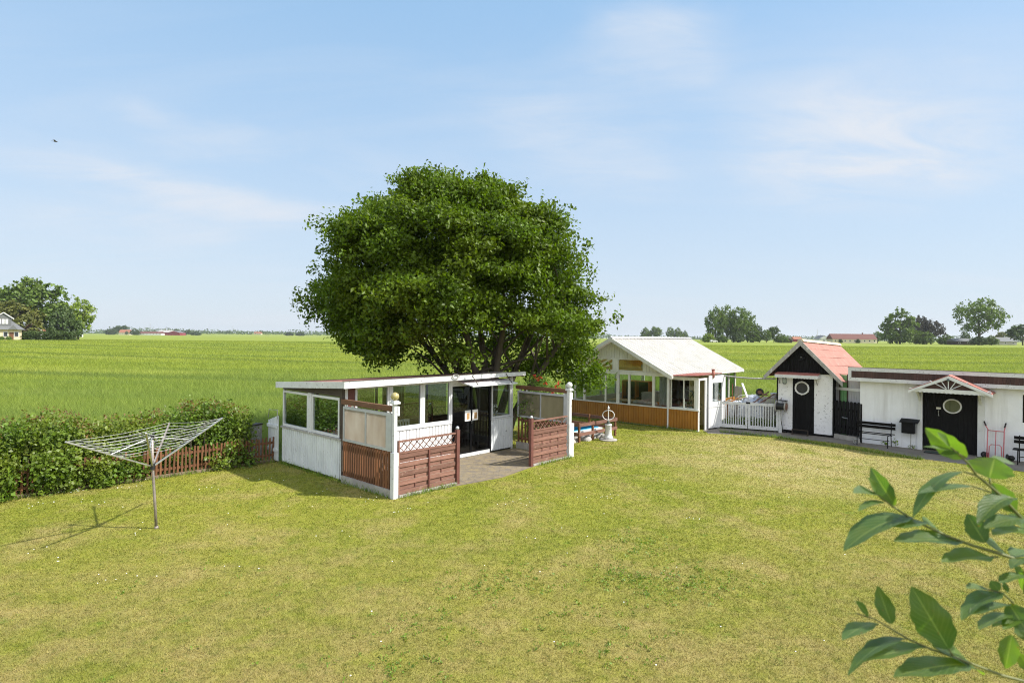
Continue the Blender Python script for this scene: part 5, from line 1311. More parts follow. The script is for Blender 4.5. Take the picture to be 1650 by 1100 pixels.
# ---------------------------------------------------------------- far trees (unit crowns, scaled to each tree)
def unit_crown(name, kind, seed, mat, n=170, per=24):
    r=np.random.default_rng(seed); C=[]
    zl={'round':.02,'crown':.24,'open':.26,'tall':.12,'loose':.12}[kind]
    lob=[(r.uniform(-.3,.3),r.uniform(-.3,.3),r.uniform(zl+.12,.86),r.uniform(.13,.24)) for _ in range({'round':14,'crown':15,'open':17,'tall':11,'loose':13}[kind])]
    while len(C)<n:
        x,y,z=r.uniform(-.5,.5),r.uniform(-.5,.5),r.uniform(zl,1)
        u=(z-zl)/(1-zl)
        w=.5*math.sin(math.pi*min(1,max(0,u))**({'round':.55,'crown':.8,'open':.85,'tall':.75,'loose':.9}[kind]))**.6*(1+.12*math.sin(5*math.atan2(y,x)+9*u+seed))
        q=math.hypot(x,y)/max(w,.01)
        if q>1: continue
        if q<.5 and r.uniform()<.5: continue
        if kind in('open','loose','crown') and not any((x-a)**2+(y-b)**2+(z-c)**2<d*d for a,b,c,d in lob) and r.uniform()<.85: continue
        C.append((x,y,z))
    C=np.array(C); O=C-np.array([0,0,.5]); O=O/np.linalg.norm(O,axis=1)[:,None]
    sz={'round':.058,'crown':.05,'open':.04,'tall':.05,'loose':.05}[kind]
    return leaf_cards(name, clustered(C,per,.028,seed+1), sz, mat, seed+2, None, np.repeat(O*1.2,per,0), .5, .8).data
def unit_trunk(kind, seed):
    m=MB(); r=random.Random(seed); m.tube([(0,0,-.02),(.01,0,.3),(0,.01,.62)],[.03,.022,.008],7)
    for k in range(9):
        a=k*2.4; z=.2+.045*k; m.tube([(0,0,z),(.16*math.cos(a),.16*math.sin(a),z+.12),(.3*math.cos(a),.3*math.sin(a),z+.27)],[.013,.008,.003],5)
    o=m.build('trunk', M['bark'], None, True); d=o.data; bpy.data.objects.remove(o); return d
CR={}
def crown_mesh(kind, mat, v):
    k=(kind,mat,v)
    if k not in CR:
        d=unit_crown('crown',kind,hash((len(kind)*7+len(mat)*13+v*31))%997+1,M[mat], {'round':230,'crown':210,'open':190,'tall':190,'loose':150}[kind]); o=[x for x in COL.objects if x.data==d]
        for x in o: bpy.data.objects.remove(x)
        CR[k]=d
    return CR[k]
TR=[unit_trunk('t',3),unit_trunk('t',4)]
def far_tree(px, ptop, pbase, wpx, Y, kind, mat, lab, v=0, group=None, name=None):
    p=at(px,pbase,Y); z=float(ground_z(p.x,p.y)); top=at(px,ptop,Y).z; h=top-z; w=wpx*Y/FPX
    nm=name or ('shrub' if kind=='round' and h<6 else 'tree')
    t=thing(nm, lab, nm, (p.x,p.y,z), v*1.3+px*.37, group)
    for d,n in ((TR[v%2],'trunk'),(crown_mesh(kind,mat,v),'crown')):
        o=bpy.data.objects.new(n,d); COL.objects.link(o); o.parent=t; o.scale=(w,w,h) if n=='crown' else (min(w,h),min(w,h),h)
    return t
far_tree(48,443,547,112,186,'crown','leaf_far','largest broad tree of the left group, rising above the grey-roofed house',0)
far_tree(22,479,547,84,176,'round','leaf_olive','olive-green tree directly behind the grey-roofed house',1)
far_tree(102,490,547,48,168,'round','leaf_dark','dense dark round tree at the right end of the clipped hedge',2)
far_tree(126,479,545,54,182,'loose','leaf_bright','loose yellow-green tree rightmost in the left group',0)
far_tree(62,508,547,36,188,'round','leaf_dark','dark bushy tree behind the small orange-roofed garage',0)
far_tree(3,541,549,8,160,'round','leaf_rose','garden bush at the left photo edge before the cream house',1)
far_tree(14,541,549,9,160,'round','leaf_rose','small green bush before the cream house wall',2,None,'bush')
# farmsteads on the left horizon
for a in ((179,528,540,18,1050,'round','leaf_dark','dark trees clump left of the orange-roofed farmhouse',0),
          (196,523,540,22,1080,'crown','leaf_dark','tallest dark tree behind the orange-roofed farmhouse',1),
          (217,530,541,15,1000,'round','leaf_dark','round dark tree at the right end of the orange-roofed farmhouse',2),
          (204,533,541,5,990,'tall','leaf_dark','tiny slim tree before the orange-roofed farmhouse',0),
          (283,529,541,12,1100,'round','leaf_dark','round tree rising behind the red barn roof',1),
          (295,531,541,11,1080,'round','leaf_dark','dark tree close to the right of the red barn',0),
          (303,530,541,9,1080,'tall','leaf_dark','taller dark tree second to the right of the red barn',2),
          (315,533,541,17,1080,'round','leaf_dark','low broad tree third to the right of the red barn',1),
          (368,532,538,13,1700,'round','leaf_dark','round tree on the horizon midway between red barn and far orange roof',0),
          (421,532,537,10,1800,'round','leaf_dark','round tree on the skyline above the far orange roof',2),
          (402,537,541,8,1500,'round','leaf_dark','small shrub left of the far orange roof',1),
          (430,538,541,9,1500,'round','leaf_dark','small shrub right of the far orange roof',0),
          (466,534,542,14,1300,'round','leaf_dark','dark tree on the horizon just left of the big garden tree',1),
          (484,534,542,15,1300,'round','leaf_dark','dark tree half hidden by the left edge of the big garden tree',2),
          (1041,527,548,20,760,'round','leaf_far','left tree of the pair just behind the white garden-house ridge',0),
          (1057,525,548,22,760,'crown','leaf_far','right taller tree of the pair behind the middle of the white garden-house ridge',1),
          (1080,526,548,14,760,'tall','leaf_far','slim upright tree above the right part of the white ridge',2),
          (1093,527,548,18,760,'round','leaf_far','round tree next to the slim one above the white ridge',1),
          (1104,532,548,9,760,'round','leaf_far','lowest tree at the end of the row above the white ridge',0),
          (1152,493,553,34,352,'tall','leaf_far','leftmost tall tree of the tallest group in the middle right',0),
          (1171,491,553,34,356,'tall','leaf_far','second tall tree of the tallest group in the middle right',1),
          (1190,493,553,36,352,'tall','leaf_far','third tall tree of the tallest group in the middle right',2),
          (1205,501,553,32,358,'tall','leaf_far','rightmost and lower tall tree of the tallest group in the middle right',1),
          (1141,536,554,22,345,'round','leaf_bright','light green shrub at the left foot of the tallest group',0),
          (1163,538,554,20,346,'round','leaf_far','shrub under the middle of the tallest group',1),
          (1188,534,554,22,346,'round','leaf_dark','dark shrub at the foot of the third tall tree',2),
          (1214,528,553,24,348,'round','leaf_far','bushy tree right after the tallest group',0),
          (1223,523,553,12,352,'tall','leaf_dark','small pointed tree second after the tallest group',1),
          (1235,530,553,16,346,'tall','leaf_far','greyish upright tree third after the tallest group',2),
          (1247,524,553,20,352,'crown','leaf_dark','tall dark tree near the end of the middle right wood',1),
          (1259,537,554,22,348,'round','leaf_far','low shrub ending the middle right wood by the small gable',1),
          (1354,545,553,7,396,'round','leaf_dark','left round bush before the long red-roofed barn',0),
          (1382,545,553,7,396,'round','leaf_dark','right round bush before the long red-roofed barn',1),
          (1414,532,552,18,420,'loose','leaf_far','grey-green tree touching the right end of the long red-roofed barn',1),
          (1450,497,553,54,330,'round','leaf_far','large full green tree right of the long red-roofed barn',0),
          (1482,508,553,28,345,'crown','leaf_purple','dark purplish tree just right of the large full tree',0),
          (1500,516,553,40,342,'crown','leaf_purple','second lower purplish tree right of the large full tree',1),
          (1487,531,553,34,326,'round','leaf_far','shrubs below the purplish trees',2),
          (1524,538,553,24,326,'round','leaf_far','shrub left of the low grey shed',1),
          (1577,480,551,72,300,'open','leaf_far','tall open-branched tree standing alone near the right edge',0),
          (1555,532,551,14,340,'tall','leaf_dark','small tree behind the low grey shed under the open-branched tree',0),
          (1577,541,552,26,296,'round','leaf_dark','dark shrub at the foot of the open-branched tree',2),
          (1598,540,552,20,300,'round','leaf_far','shrub right of the open-branched tree trunk',0),
          (1616,533,551,30,360,'round','leaf_olive','pale rounded tree between the open-branched tree and the right edge',1),
          (1648,522,552,42,310,'crown','leaf_dark','dark tree cut by the right edge of the photo',2)):
    far_tree(*a)
for (px,w,lab) in ((40,30,'clipped dark green hedge left of the round tree, nearest the cream house'),(72,42,'middle length of clipped hedge before the orange-roofed garage'),(104,34,'right length of clipped hedge under the dense round tree')):
    p=at(px,547.5,164); z=float(ground_z(p.x,p.y)); t=thing('clipped_hedge',lab,'hedge',(p.x,p.y,z),.12); r=np.random.default_rng(px); W=w*164/FPX
    C=np.stack([r.uniform(-W/2,W/2,420),r.uniform(-1,1,420),r.uniform(0,2.3,420)],-1); leaf_cards('foliage', clustered(C,6,.16,px), .4, M['leaf_dark'], px+1, t)
    s=MB()
    for k in range(7): s.tube([(-W/2+W*k/6.,0,0),(-W/2+W*k/6.,0,1.6)],.06,5)
    s.build('stem', M['bark'], t)
# the far woods that close the horizon
r=np.random.default_rng(99); n=2600; x=r.uniform(-1500,1650,n); y=1500+r.uniform(-60,260,n)
hh=(4+4*np.sin(x*.011)+3*np.sin(x*.031+1)+2.5*np.sin(x*.083)).clip(2.0,None)+4
C=np.stack([x,y,ground_z(x,y)+hh*r.uniform(.0,1,n)],-1); o=leaf_cards('distant_woods', clustered(C,8,np.array([9,4,1.2]),98), 4.5, M['leaf_dark'], 97); tag(o,kind='stuff')

# ---------------------------------------------------------------- far buildings
def house(lab, name, cat, px, pbase, Y, wid, dep, wall_h, roof_h, wall, roof, rz=0.0, ridge='x', wins=3, chimney=True, gable=None):
    p=at(px,pbase,Y); z=float(ground_z(p.x,p.y)); t=thing(name,lab,cat,(p.x,p.y,z),rz)
    a,b=wid/2,dep/2
    MB().box(-a,a,-b,b,-.3,wall_h).build('wall', M[wall], t)
    m=MB(); o=.35
    if ridge=='x':
        m.prism([(-a-o,-b-o,wall_h-.02),(-a-o,0,wall_h+roof_h),(-a-o,b+o,wall_h-.02)],(2*a+2*o,0,0))
        MB().prism([(-a-.02,-b,wall_h),(-a-.02,0,wall_h+roof_h-.3),(-a-.02,b,wall_h)],(.01,0,0)) 
    else:
        m.prism([(-a-o,-b-o,wall_h-.02),(0,-b-o,wall_h+roof_h),(a+o,-b-o,wall_h-.02)],(0,2*b+2*o,0))
        MB().prism([(-a+.2,-b-o-.06,wall_h+.05),(0,-b-o-.06,wall_h+roof_h-.35),(a-.2,-b-o-.06,wall_h+.05)],(0,.05,0)).build('gable', M[gable or wall], t)
        bb=MB()
        for sg in (1,-1): bb.bar((0,-b-o-.08,wall_h+roof_h+.05),(sg*(a+o),-b-o-.08,wall_h),.1,.3,(0,1,0))
        bb.build('bargeboard', M['white_clean'], t)
    ro=m.build('roof', M[roof], t)
    if chimney: MB().box(a*.5-.3,a*.5+.3,-.3,.3,wall_h+roof_h*.7,wall_h+roof_h+.8).build('chimney', M['browntile'], ro)
    for k in range(wins):
        x=-a+wid*(k+.5)/wins; f=MB(); fr_box(f,x-.55,x+.55,wall_h*.38,wall_h*.8,-b-.05,.1,.06); fo=f.build('window', M['white_clean'], t); MB().box(x-.46,x+.46,-b-.02,-b-.01,wall_h*.42,wall_h*.76).build('pane', M['window_dark'], fo)
    return t
# the near house on the left: hipped grey roof with a gabled dormer
def left_house():
    Y=163; p=at(-2,549,Y); z=float(ground_z(p.x,p.y)); t=thing('cream_house','cream house with grey roof and white-edged dormer at the left photo edge','house',(p.x,p.y,z),.66)
    MB().box(-6,5.0,-4,4,-.3,2.9).build('wall', M['pinkwall'], t)
    m=MB(); m.add([(-6.6,-4.6,2.85),(5.6,-4.6,2.85),(5.6,4.6,2.85),(-6.6,4.6,2.85),(-3,0,6.6),(1.2,0,6.6)],[(3,2,1,0),(0,1,5,4),(1,2,5),(2,3,4,5),(3,0,4)]); ro=m.build('roof', M['slate'], t)
    MB().box(-.4,2.7,-3.4,-.5,3.5,6.0).prism([(-.4,-3.4,6.0),(1.15,-3.4,7.3),(2.7,-3.4,6.0)],(0,2.9,0)).build('dormer', M['slate'], ro)
    e=MB()
    for sg in (1,-1): e.bar((1.15,-3.55,7.5),(1.15+sg*2.2,-3.55,5.8),.2,.3,(0,1,0))
    e.build('bargeboard', M['white_clean'], ro)
    w=MB()
    for k in range(3): w.box(.05+.75*k,.6+.75*k,-3.45,-3.41,4.4,5.7)
    w.build('dormer_window', M['white_clean'], ro)
    MB().prism([(2.2,-4.9,2.9),(3.2,-4.9,4.2),(4.2,-4.9,2.9)],(0,2.2,0)).build('porch_roof', M['slate'], ro)
    for x in (-2.6,-.2,1.6,3.9):
        f=MB(); fr_box(f,x-.5,x+.5,.9,2.3,-4.06,.09,.06); fo=f.build('window', M['white_clean'], t); MB().box(x-.42,x+.42,-4.03,-4.01,.98,2.22).build('pane', M['window_dark'], fo)
    MB().box(2.4,3.3,-4.05,-4.0,0,2.1).build('door', M['brown'], t)
left_house()
house('small garage with orange tiled roof behind the clipped hedge','garage','garage',53,546,178,5.2,6,2.6,2.2,'white_clean','orangetile',.5,'y',0,False,'darkboard')
house('tiny white shed between the left trees and the horizon wood','white_shed','shed',125,541.5,330,4,3,1.6,.8,'white_clean','slate',0,'x',1,False)
house('far farmhouse with orange roof on the left horizon','farmhouse','house',202.5,541,1020,18,9,4,5,'cream','orangetile',0,'x',4,True)
house('long low far building with white walls left of the red barn','low_stable','building',242,541.5,1010,44,9,3,3,'white_clean','browntile',0,'x',8,False)
house('far barn with pale metal roof beside the red barn','metal_barn','barn',268,541,1060,24,16,5,4,'red_barn','whiteroof',0,'x',0,False)
house('far red barn with white-edged gable on the left horizon','red_barn','barn',285,541.5,1000,20,18,4.5,3.2,'red_barn','slate',0,'y',0,False,'red_barn')
house('tiny far house with orange roof below the left skyline','orange_roofed_house','house',416,540.5,1450,17,9,3,4,'cream','orangetile',0,'x',3,False)
house('long far barn with brown-red roof and small windows right of the shed','long_barn','barn',1372,552.5,400,29.5,8,2.6,3.6,'cream','browntile',0,'x',9,True)
house('small far white gable house just left of the long red-roofed barn','white_house','house',1323,552,430,6.5,8,2.6,2.6,'white_clean','slate',0,'y',1,False)
house('small far house with red roof between wood and white gable house','red_roofed_house','house',1283,551,520,7,6,2.4,2.0,'red_barn','orangetile',0,'x',1,False)
house('small dark gabled hut with white edges at the end of the wood','gabled_hut','hut',1271,553,360,3.6,4,1.6,1.6,'darkboard','slate',-.4,'y',0,False,'darkboard')
house('low dark shed with grey roof left of the open-branched tree','low_shed','shed',1546,552.5,310,9,6,1.9,1.5,'darkboard','slate',0,'x',2,False)
house('low grey-roofed house between the open-branched tree and right edge','grey_house','house',1612,551.5,340,13,7,2,2.4,'greywood','slate',0,'x',3,False)
def car():
    p=at(1150,553.3,340); z=float(ground_z(p.x,p.y)); t=thing('parked_car','tiny far white car parked below the tallest tree group','car',(p.x,p.y,z),.2)
    MB().xz([(-2,.3),(2,.3),(2.05,.8),(1.2,.95),(.7,1.4),(-1.3,1.42),(-2,.95)],-.85,.85).build('body', M['white_clean'], t)
    MB().xz([(1.0,.97),(.62,1.34),(-1.2,1.36),(-1.7,.97)],-.87,-.855).build('window', M['window_dark'], t)
    for x in (-1.25,1.25): MB().disc((x,-.88,.32),.32,.2,'y',16).build('wheel', M['rubber'], t)
car()
for (px,pt,Y,lab) in ((242,520,1500,'thin tall mast on the left horizon above the pale-roofed farm buildings'),(375,524,1700,'thin mast on the horizon midway to the big tree'),(1317,530,900,'thin mast on the horizon above the white gable house')):
    p=at(px,540,Y); z=float(ground_z(p.x,p.y)); tp=at(px,pt,Y).z; t=thing('mast',lab,'mast',(p.x,p.y,z)); MB().tube([(0,0,0),(0,0,tp-z)],[.35,.2],6).build('pole', M['steel'], t)
    m=MB(); m.bar((-2,0,(tp-z)*.8),(2,0,(tp-z)*.8),.2,.2); m.build('crossarm', M['steel'], t)
def bird():
    p=at(89,228,38); t=thing('flying_bird','tiny dark bird flying alone in the pale blue sky','bird',p,.3)
    b=MB(); b.lathe([(.004,-.12),(.03,-.07),(.045,0),(.035,.06),(.028,.09),(.012,.125),(.003,.14)],(0,0,0),10); b.v=[(z,y,-x*.9) for x,y,z in b.v]
    # wings and tail grown from the same body mesh
    for sg in (1,-1): b.add([(.05,sg*.03,.01),(-.05,sg*.03,.01),(-.04,sg*.15,.05),(-.06,sg*.27,.02),(.0,sg*.24,.03),(.045,sg*.13,.055),(.05,sg*.03,.018),(-.05,sg*.03,.018),(-.04,sg*.15,.058),(-.06,sg*.27,.025),(.0,sg*.24,.037),(.045,sg*.13,.063)],
        [(0,1,2,5),(5,2,3,4),(11,8,7,6),(10,9,8,11),(0,5,11,6),(5,4,10,11),(4,3,9,10),(3,2,8,9),(2,1,7,8)])
    b.add([(-.1,-.012,0),(-.1,.012,0),(-.2,.035,.0),(-.2,-.035,.0),(-.1,-.012,.008),(-.1,.012,.008),(-.2,.035,.006),(-.2,-.035,.006)],[(3,2,1,0),(4,5,6,7),(0,1,5,4),(1,2,6,5),(2,3,7,6),(3,0,4,7)])
    b.build('body', M['darkboard'], t, True)
bird()

# ---------------------------------------------------------------- leafy shoots close to the window
M['fg_leaf']=None
def fg_leaf_mat():
    m,t,out=nt('willow_leaf'); g=N(t,'ShaderNodeNewGeometry'); tc=N(t,'ShaderNodeTexCoord').outputs['Object']
    oi=N(t,'ShaderNodeObjectInfo'); c=ramp(t,oi.outputs['Random'],0,1,(.05,.1,.028),(.1,.165,.035))
    c=mix(t,ramp(t,noise(t,tc,60,4),.35,.7,(0,0,0),(.5,.5,.5)),c,(.09,.135,.035))
    uv=N(t,'ShaderNodeUVMap'); sp=N(t,'ShaderNodeSeparateXYZ'); L(t,uv.outputs[0],sp.inputs[0])
    # midrib and side veins
    ab=N(t,'ShaderNodeMath',operation='ABSOLUTE'); L(t,sp.outputs[1],ab.inputs[0])
    rib=ramp(t,ab.outputs[0],.02,.07,(1,1,1),(0,0,0))
    sb=N(t,'ShaderNodeMath',operation='MULTIPLY_ADD'); L(t,ab.outputs[0],sb.inputs[0]); sb.inputs[1].default_value=-.35; L(t,sp.outputs[0],sb.inputs[2])
    ml=N(t,'ShaderNodeMath',operation='MULTIPLY'); L(t,sb.outputs[0],ml.inputs[0]); ml.inputs[1].default_value=60
    sn=N(t,'ShaderNodeMath',operation='SINE'); L(t,ml.outputs[0],sn.inputs[0]); vein=ramp(t,sn.outputs[0],.7,1,(0,0,0),(.6,.6,.6))
    c=mix(t,vein,c,(.12,.18,.06)); c=mix(t,rib,c,(.19,.24,.09))
    sptn=noise(t,tc,140,5,.75); c=mix(t,ramp(t,sptn,.63,.69),c,(.16,.1,.03)); c=mix(t,ramp(t,noise(t,tc,25,3),.5,.75,(0,0,0),(.6,.6,.6)),c,(.12,.15,.03))
    under=mix(t,g.outputs['Backfacing'],c,(.12,.17,.07))
    b=N(t,'ShaderNodeBsdfPrincipled',Roughness=.38); b.inputs['Specular IOR Level'].default_value=.6; rr=N(t,'ShaderNodeMapRange'); L(t,noise(t,tc,45,5,.7),rr.inputs[0]); rr.inputs[1].default_value=.3; rr.inputs[2].default_value=.7; rr.inputs[3].default_value=.28; rr.inputs[4].default_value=.6; L(t,rr.outputs[0],b.inputs['Roughness']); L(t,under,b.inputs['Base Color'])
    bn=N(t,'ShaderNodeBump',Strength=.35,Distance=.001); L(t,vein,bn.inputs['Height']); L(t,bn.outputs[0],b.inputs['Normal'])
    tr=N(t,'ShaderNodeBsdfTranslucent'); L(t,mix(t,1.0,c,(2.0,2.3,.45),'MULTIPLY'),tr.inputs[0])
    mx=N(t,'ShaderNodeMixShader'); mx.inputs[0].default_value=.45; L(t,b.outputs[0],mx.inputs[1]); L(t,tr.outputs[0],mx.inputs[2]); L(t,mx.outputs[0],out.inputs[0]); return m
M['fg_leaf']=fg_leaf_mat()
M['fg_stem']=pm('green_brown_stem',(.12,.13,.035),.5,.2,60)
def shoots():
    rt=random.Random(17); Yr=.62; root=at(1665,1000,Yr)
    t=thing('leafy_branches','fresh green willow-like shoots with large leaves close at the lower right','shrub',root)
    eye=Vector((0,0,CAM_H))
    def leaf(bx,by,tx,ty,wpx,db=0,dt=0,bend=.06,turn=0,petiole=None):
        B=at(bx,by,Yr+db); T=at(tx,ty,Yr+dt); ax=T-B; Ln=ax.length; ax.normalize()
        tc=(eye-(B+T)/2).normalized(); n0=(tc-ax*tc.dot(ax)).normalized(); s0=ax.cross(n0).normalized()
        app=wpx*Yr/FPX; W=max(app,.36*Ln); tau=math.acos(min(1,app/W)); tau=min(tau,1.22)
        # tilt about the leaf axis so that the upper side turns to the sky
        sgn=1 if s0.z*1.0>=0 else -1
        n=(n0*math.cos(tau)+s0*sgn*math.sin(tau)); n=n+Vector((-turn*.8,0,-turn)); n=n-ax*n.dot(ax); n.normalize(); s=ax.cross(n).normalized()
        if tau>=1.2: W=app/math.cos(1.2)
        nu,nv=22,8; vs=[]; fs=[]; uv=[]
        tws=rt.uniform(-.5,.5); fold=rt.uniform(.05,.38); wav=rt.uniform(.02,.13); ph=rt.uniform(0,6)
        for i in range(nu+1):
            u=i/nu; w=W*.5*(math.sin(math.pi*min(1,u*.985+.012)**.86)**.78)*(1 if u<.97 else .8)
            for j in range(nv+1):
                v=-1+2*j/nv
                p=B+ax*Ln*u - n*(bend*Ln*(u*u*1.6-.6*u)) + s*w*v + n*(fold*abs(v)*w + wav*w*math.sin(9*u+ph+2*v)*abs(v))
                tw=tws*(u-.4)*v; p=p+n*(w*tw)+s*(w*.06*math.sin(23*u+ph)*abs(v)**6); vs.append(p-root); uv.append((u,v))
        for i in range(nu):
            for j in range(nv):
                a=i*(nv+1)+j; fs.append((a,a+1,a+nv+2,a+nv+1))
        m=MB().add(vs,fs); 
        o=m.build('leaf',M['fg_leaf'],t,True); ul=o.data.uv_layers.new(name='UVMap')
        for lp in o.data.loops: ul.data[lp.index].uv=uv[lp.vertex_index]
        if petiole: MB().tube([at(petiole[0],petiole[1],Yr)-root,B-root],[.0011,.0008],6).build('leaf_stalk',M['fg_stem'],t,True)
    def z6(x,y): return 1350+x/5, 680+y/5
    def z7(x,y): return 1350+x/5, 880+y/5
    def stem(f,pts,r0,r1):
        P=[at(*f(*p),Yr)-root for p in pts]; n=len(P); MB().tube(P,[.68*(r0+(r1-r0)*k/(n-1)) for k in range(n)],8).build('branch',M['fg_stem'],t,True)
    stem(z6,[(915,205),(970,255),(1050,330),(1120,430),(1220,510),(1300,580),(1430,720),(1560,860),(1640,1010)],.0011,.003)
    stem(z6,[(205,520),(300,570),(440,675),(590,775),(740,850),(880,915),(1080,990),(1230,1035),(1400,1090),(1620,1180)],.0008,.0028)
    stem(z7,[(145,538),(290,580),(440,670),(560,740),(760,830),(940,890),(1160,975),(1330,1040),(1500,1085),(1620,1110)],.0008,.0026)
    stem(z7,[(1215,345),(1330,375),(1400,440),(1480,560),(1600,760)],.001,.0025)
    stem(z6,[(1560,860),(1600,1100),(1640,1500),(1650,2100)],.003,.005)
    def A(f,b,tp,w,db=0,dt=0,bend=.06,pet=None,turn=0):
        bx,by=f(*b); tx,ty=f(*tp); leaf(bx,by,tx,ty,w,db,dt,bend,turn,f(*pet) if pet else None)
    A(z6,(1035,285),(706,52),36,0,.01,.05,(960,250),.3); A(z6,(905,205),(815,82),6.5,0,-.01); A(z6,(925,228),(690,188),5,0,-.02,.03); A(z6,(975,240),(828,248),8,0,.0,.08)
    A(z6,(1222,448),(1262,285),62,0,.0,.05,(1228,512),.7); A(z6,(1240,300),(1445,310),13,.03,.04,.12)
    A(z6,(1015,398),(552,552),11,0,-.03,.3,(1120,430)); A(z6,(1080,515),(655,528),8.5,0,-.03,.07,(1225,560)); A(z6,(1412,610),(1130,690),20,0,-.03,.25,(1330,600)); A(z6,(1425,722),(1250,492),30,0,.02,-.1)
    A(z6,(460,668),(262,368),28,0,.015,.04,None,.35); A(z6,(312,572),(252,445),8,0,-.01); A(z6,(308,580),(133,552),9.5,0,-.03,.05); A(z6,(372,642),(165,684),8,0,-.04,.06); A(z6,(602,765),(38,872),21,0,-.035,.2)
    A(z6,(692,802),(434,816),14.5,0,-.03,.05); A(z6,(690,800),(842,862),13,0,.03,.06); A(z6,(978,958),(463,925),19,0,-.03,.05); A(z6,(1185,968),(1040,735),31,0,.015,.1); A(z6,(1185,955),(1412,1056),18,0,.03,.08)
    A(z7,(1230,82),(840,102),20,0,-.03,.04,(1290,86)); A(z6,(1500,775),(1192,800),17,0,-.03,.1); A(z6,(1512,862),(1254,878),15,0,-.03,.06); A(z6,(1410,1090),(1590,1015),20,0,.03,.05)
    A(z7,(432,622),(318,318),27,0,.01,.04,None,.3); A(z7,(248,556),(155,440),10,0,-.01); A(z7,(312,616),(28,690),15,0,-.03,.12); A(z7,(892,822),(598,328),55,0,.01,.03,(930,885)); A(z7,(562,745),(50,845),11,0,-.04,.22); A(z7,(702,812),(100,908),24,0,-.03,.06); A(z7,(1052,945),(455,988),28,0,-.03,.07); A(z7,(768,810),(1208,980),25,0,.03,.1)
    A(z7,(1322,375),(972,492),17,0,-.03,.16); A(z7,(1482,225),(1302,270),14,0,-.02,.06); A(z7,(1500,200),(1468,350),13,0,.02,.05); A(z7,(1302,355),(1228,272),17,0,.01); A(z7,(1372,370),(1330,278),8,0,.01); A(z7,(1202,338),(1042,318),8,0,-.02); A(z7,(1392,470),(1062,515),12,0,-.03,.05); A(z7,(1382,540),(1128,625),14,0,-.03,.08); A(z7,(1442,612),(1240,625),7,0,-.02); A(z7,(1382,462),(1535,700),34,0,-.02,.12); A(z7,(1402,715),(1350,985),27,0,.0,.05); A(z7,(1470,160),(1440,215),10); A(z7,(1500,300),(1620,420),26,0,.02); A(z6,(1560,880),(1420,745),18,.02,.0,.1); A(z7,(1480,560),(1330,640),15,.0,-.02,.08); A(z7,(1530,760),(1440,610),20,0,.02,.08); A(z7,(1560,1000),(1460,860),22,.02,.02,.06); A(z7,(1500,90),(1390,150),12,0,-.02,.1)
shoots()

# ---------------------------------------------------------------- camera, sky, sun
SUN_EL=rad(46); SUN_AZ=math.atan2(.99,-.135)     # azimuth from +Y towards +X
cd=bpy.data.cameras.new('camera'); cam=bpy.data.objects.new('camera',cd); COL.objects.link(cam); SC.camera=cam
cd.sensor_width=36; cd.lens=FPX/1650*36; cd.shift_y=-7/1650; cd.clip_start=.05; cd.clip_end=20000
cam.location=(0,0,CAM_H); cam.rotation_euler=(Matrix.Rotation(rad(90),3,'X')@Matrix.Rotation(ROLL,3,'Z')).to_euler()
cd.dof.use_dof=True; cd.dof.focus_distance=9; cd.dof.aperture_fstop=9
sd=bpy.data.lights.new('sun','SUN'); sd.energy=SUN_E; sd.angle=rad(1.1); sd.color=(1,.95,.87); so=bpy.data.objects.new('sun',sd); COL.objects.link(so)
dv=Vector((math.sin(SUN_AZ)*math.cos(SUN_EL), math.cos(SUN_AZ)*math.cos(SUN_EL), math.sin(SUN_EL))); so.rotation_euler=dv.to_track_quat('Z','Y').to_euler(); so.location=dv*60
w=bpy.data.worlds.new('World'); SC.world=w; w.use_nodes=True; t=w.node_tree; t.nodes.clear()
out=t.nodes.new('ShaderNodeOutputWorld'); bg=N(t,'ShaderNodeBackground',Strength=SKY_S); L(t,bg.outputs[0],out.inputs[0])
sk=t.nodes.new('ShaderNodeTexSky'); sk.sky_type='NISHITA'; sk.sun_disc=False; sk.sun_elevation=SUN_EL; sk.sun_rotation=SUN_AZ; sk.altitude=50; sk.air_density=SKY_AIR; sk.dust_density=SKY_DUST; sk.ozone_density=SKY_OZ
tc=N(t,'ShaderNodeTexCoord').outputs['Generated']; sp=N(t,'ShaderNodeSeparateXYZ'); L(t,tc,sp.inputs[0])
za=N(t,'ShaderNodeMath',operation='MAXIMUM'); L(t,sp.outputs[2],za.inputs[0]); za.inputs[1].default_value=0
zb=N(t,'ShaderNodeMath',operation='ADD'); L(t,za.outputs[0],zb.inputs[0]); zb.inputs[1].default_value=.16
dvn=N(t,'ShaderNodeVectorMath',operation='DIVIDE'); cb=N(t,'ShaderNodeCombineXYZ'); L(t,zb.outputs[0],cb.inputs[0]); L(t,zb.outputs[0],cb.inputs[1]); cb.inputs[2].default_value=1
L(t,tc,dvn.inputs[0]); L(t,cb.outputs[0],dvn.inputs[1])
fl=N(t,'ShaderNodeVectorMath',operation='MULTIPLY'); L(t,dvn.outputs[0],fl.inputs[0]); fl.inputs[1].default_value=(1,1,0)
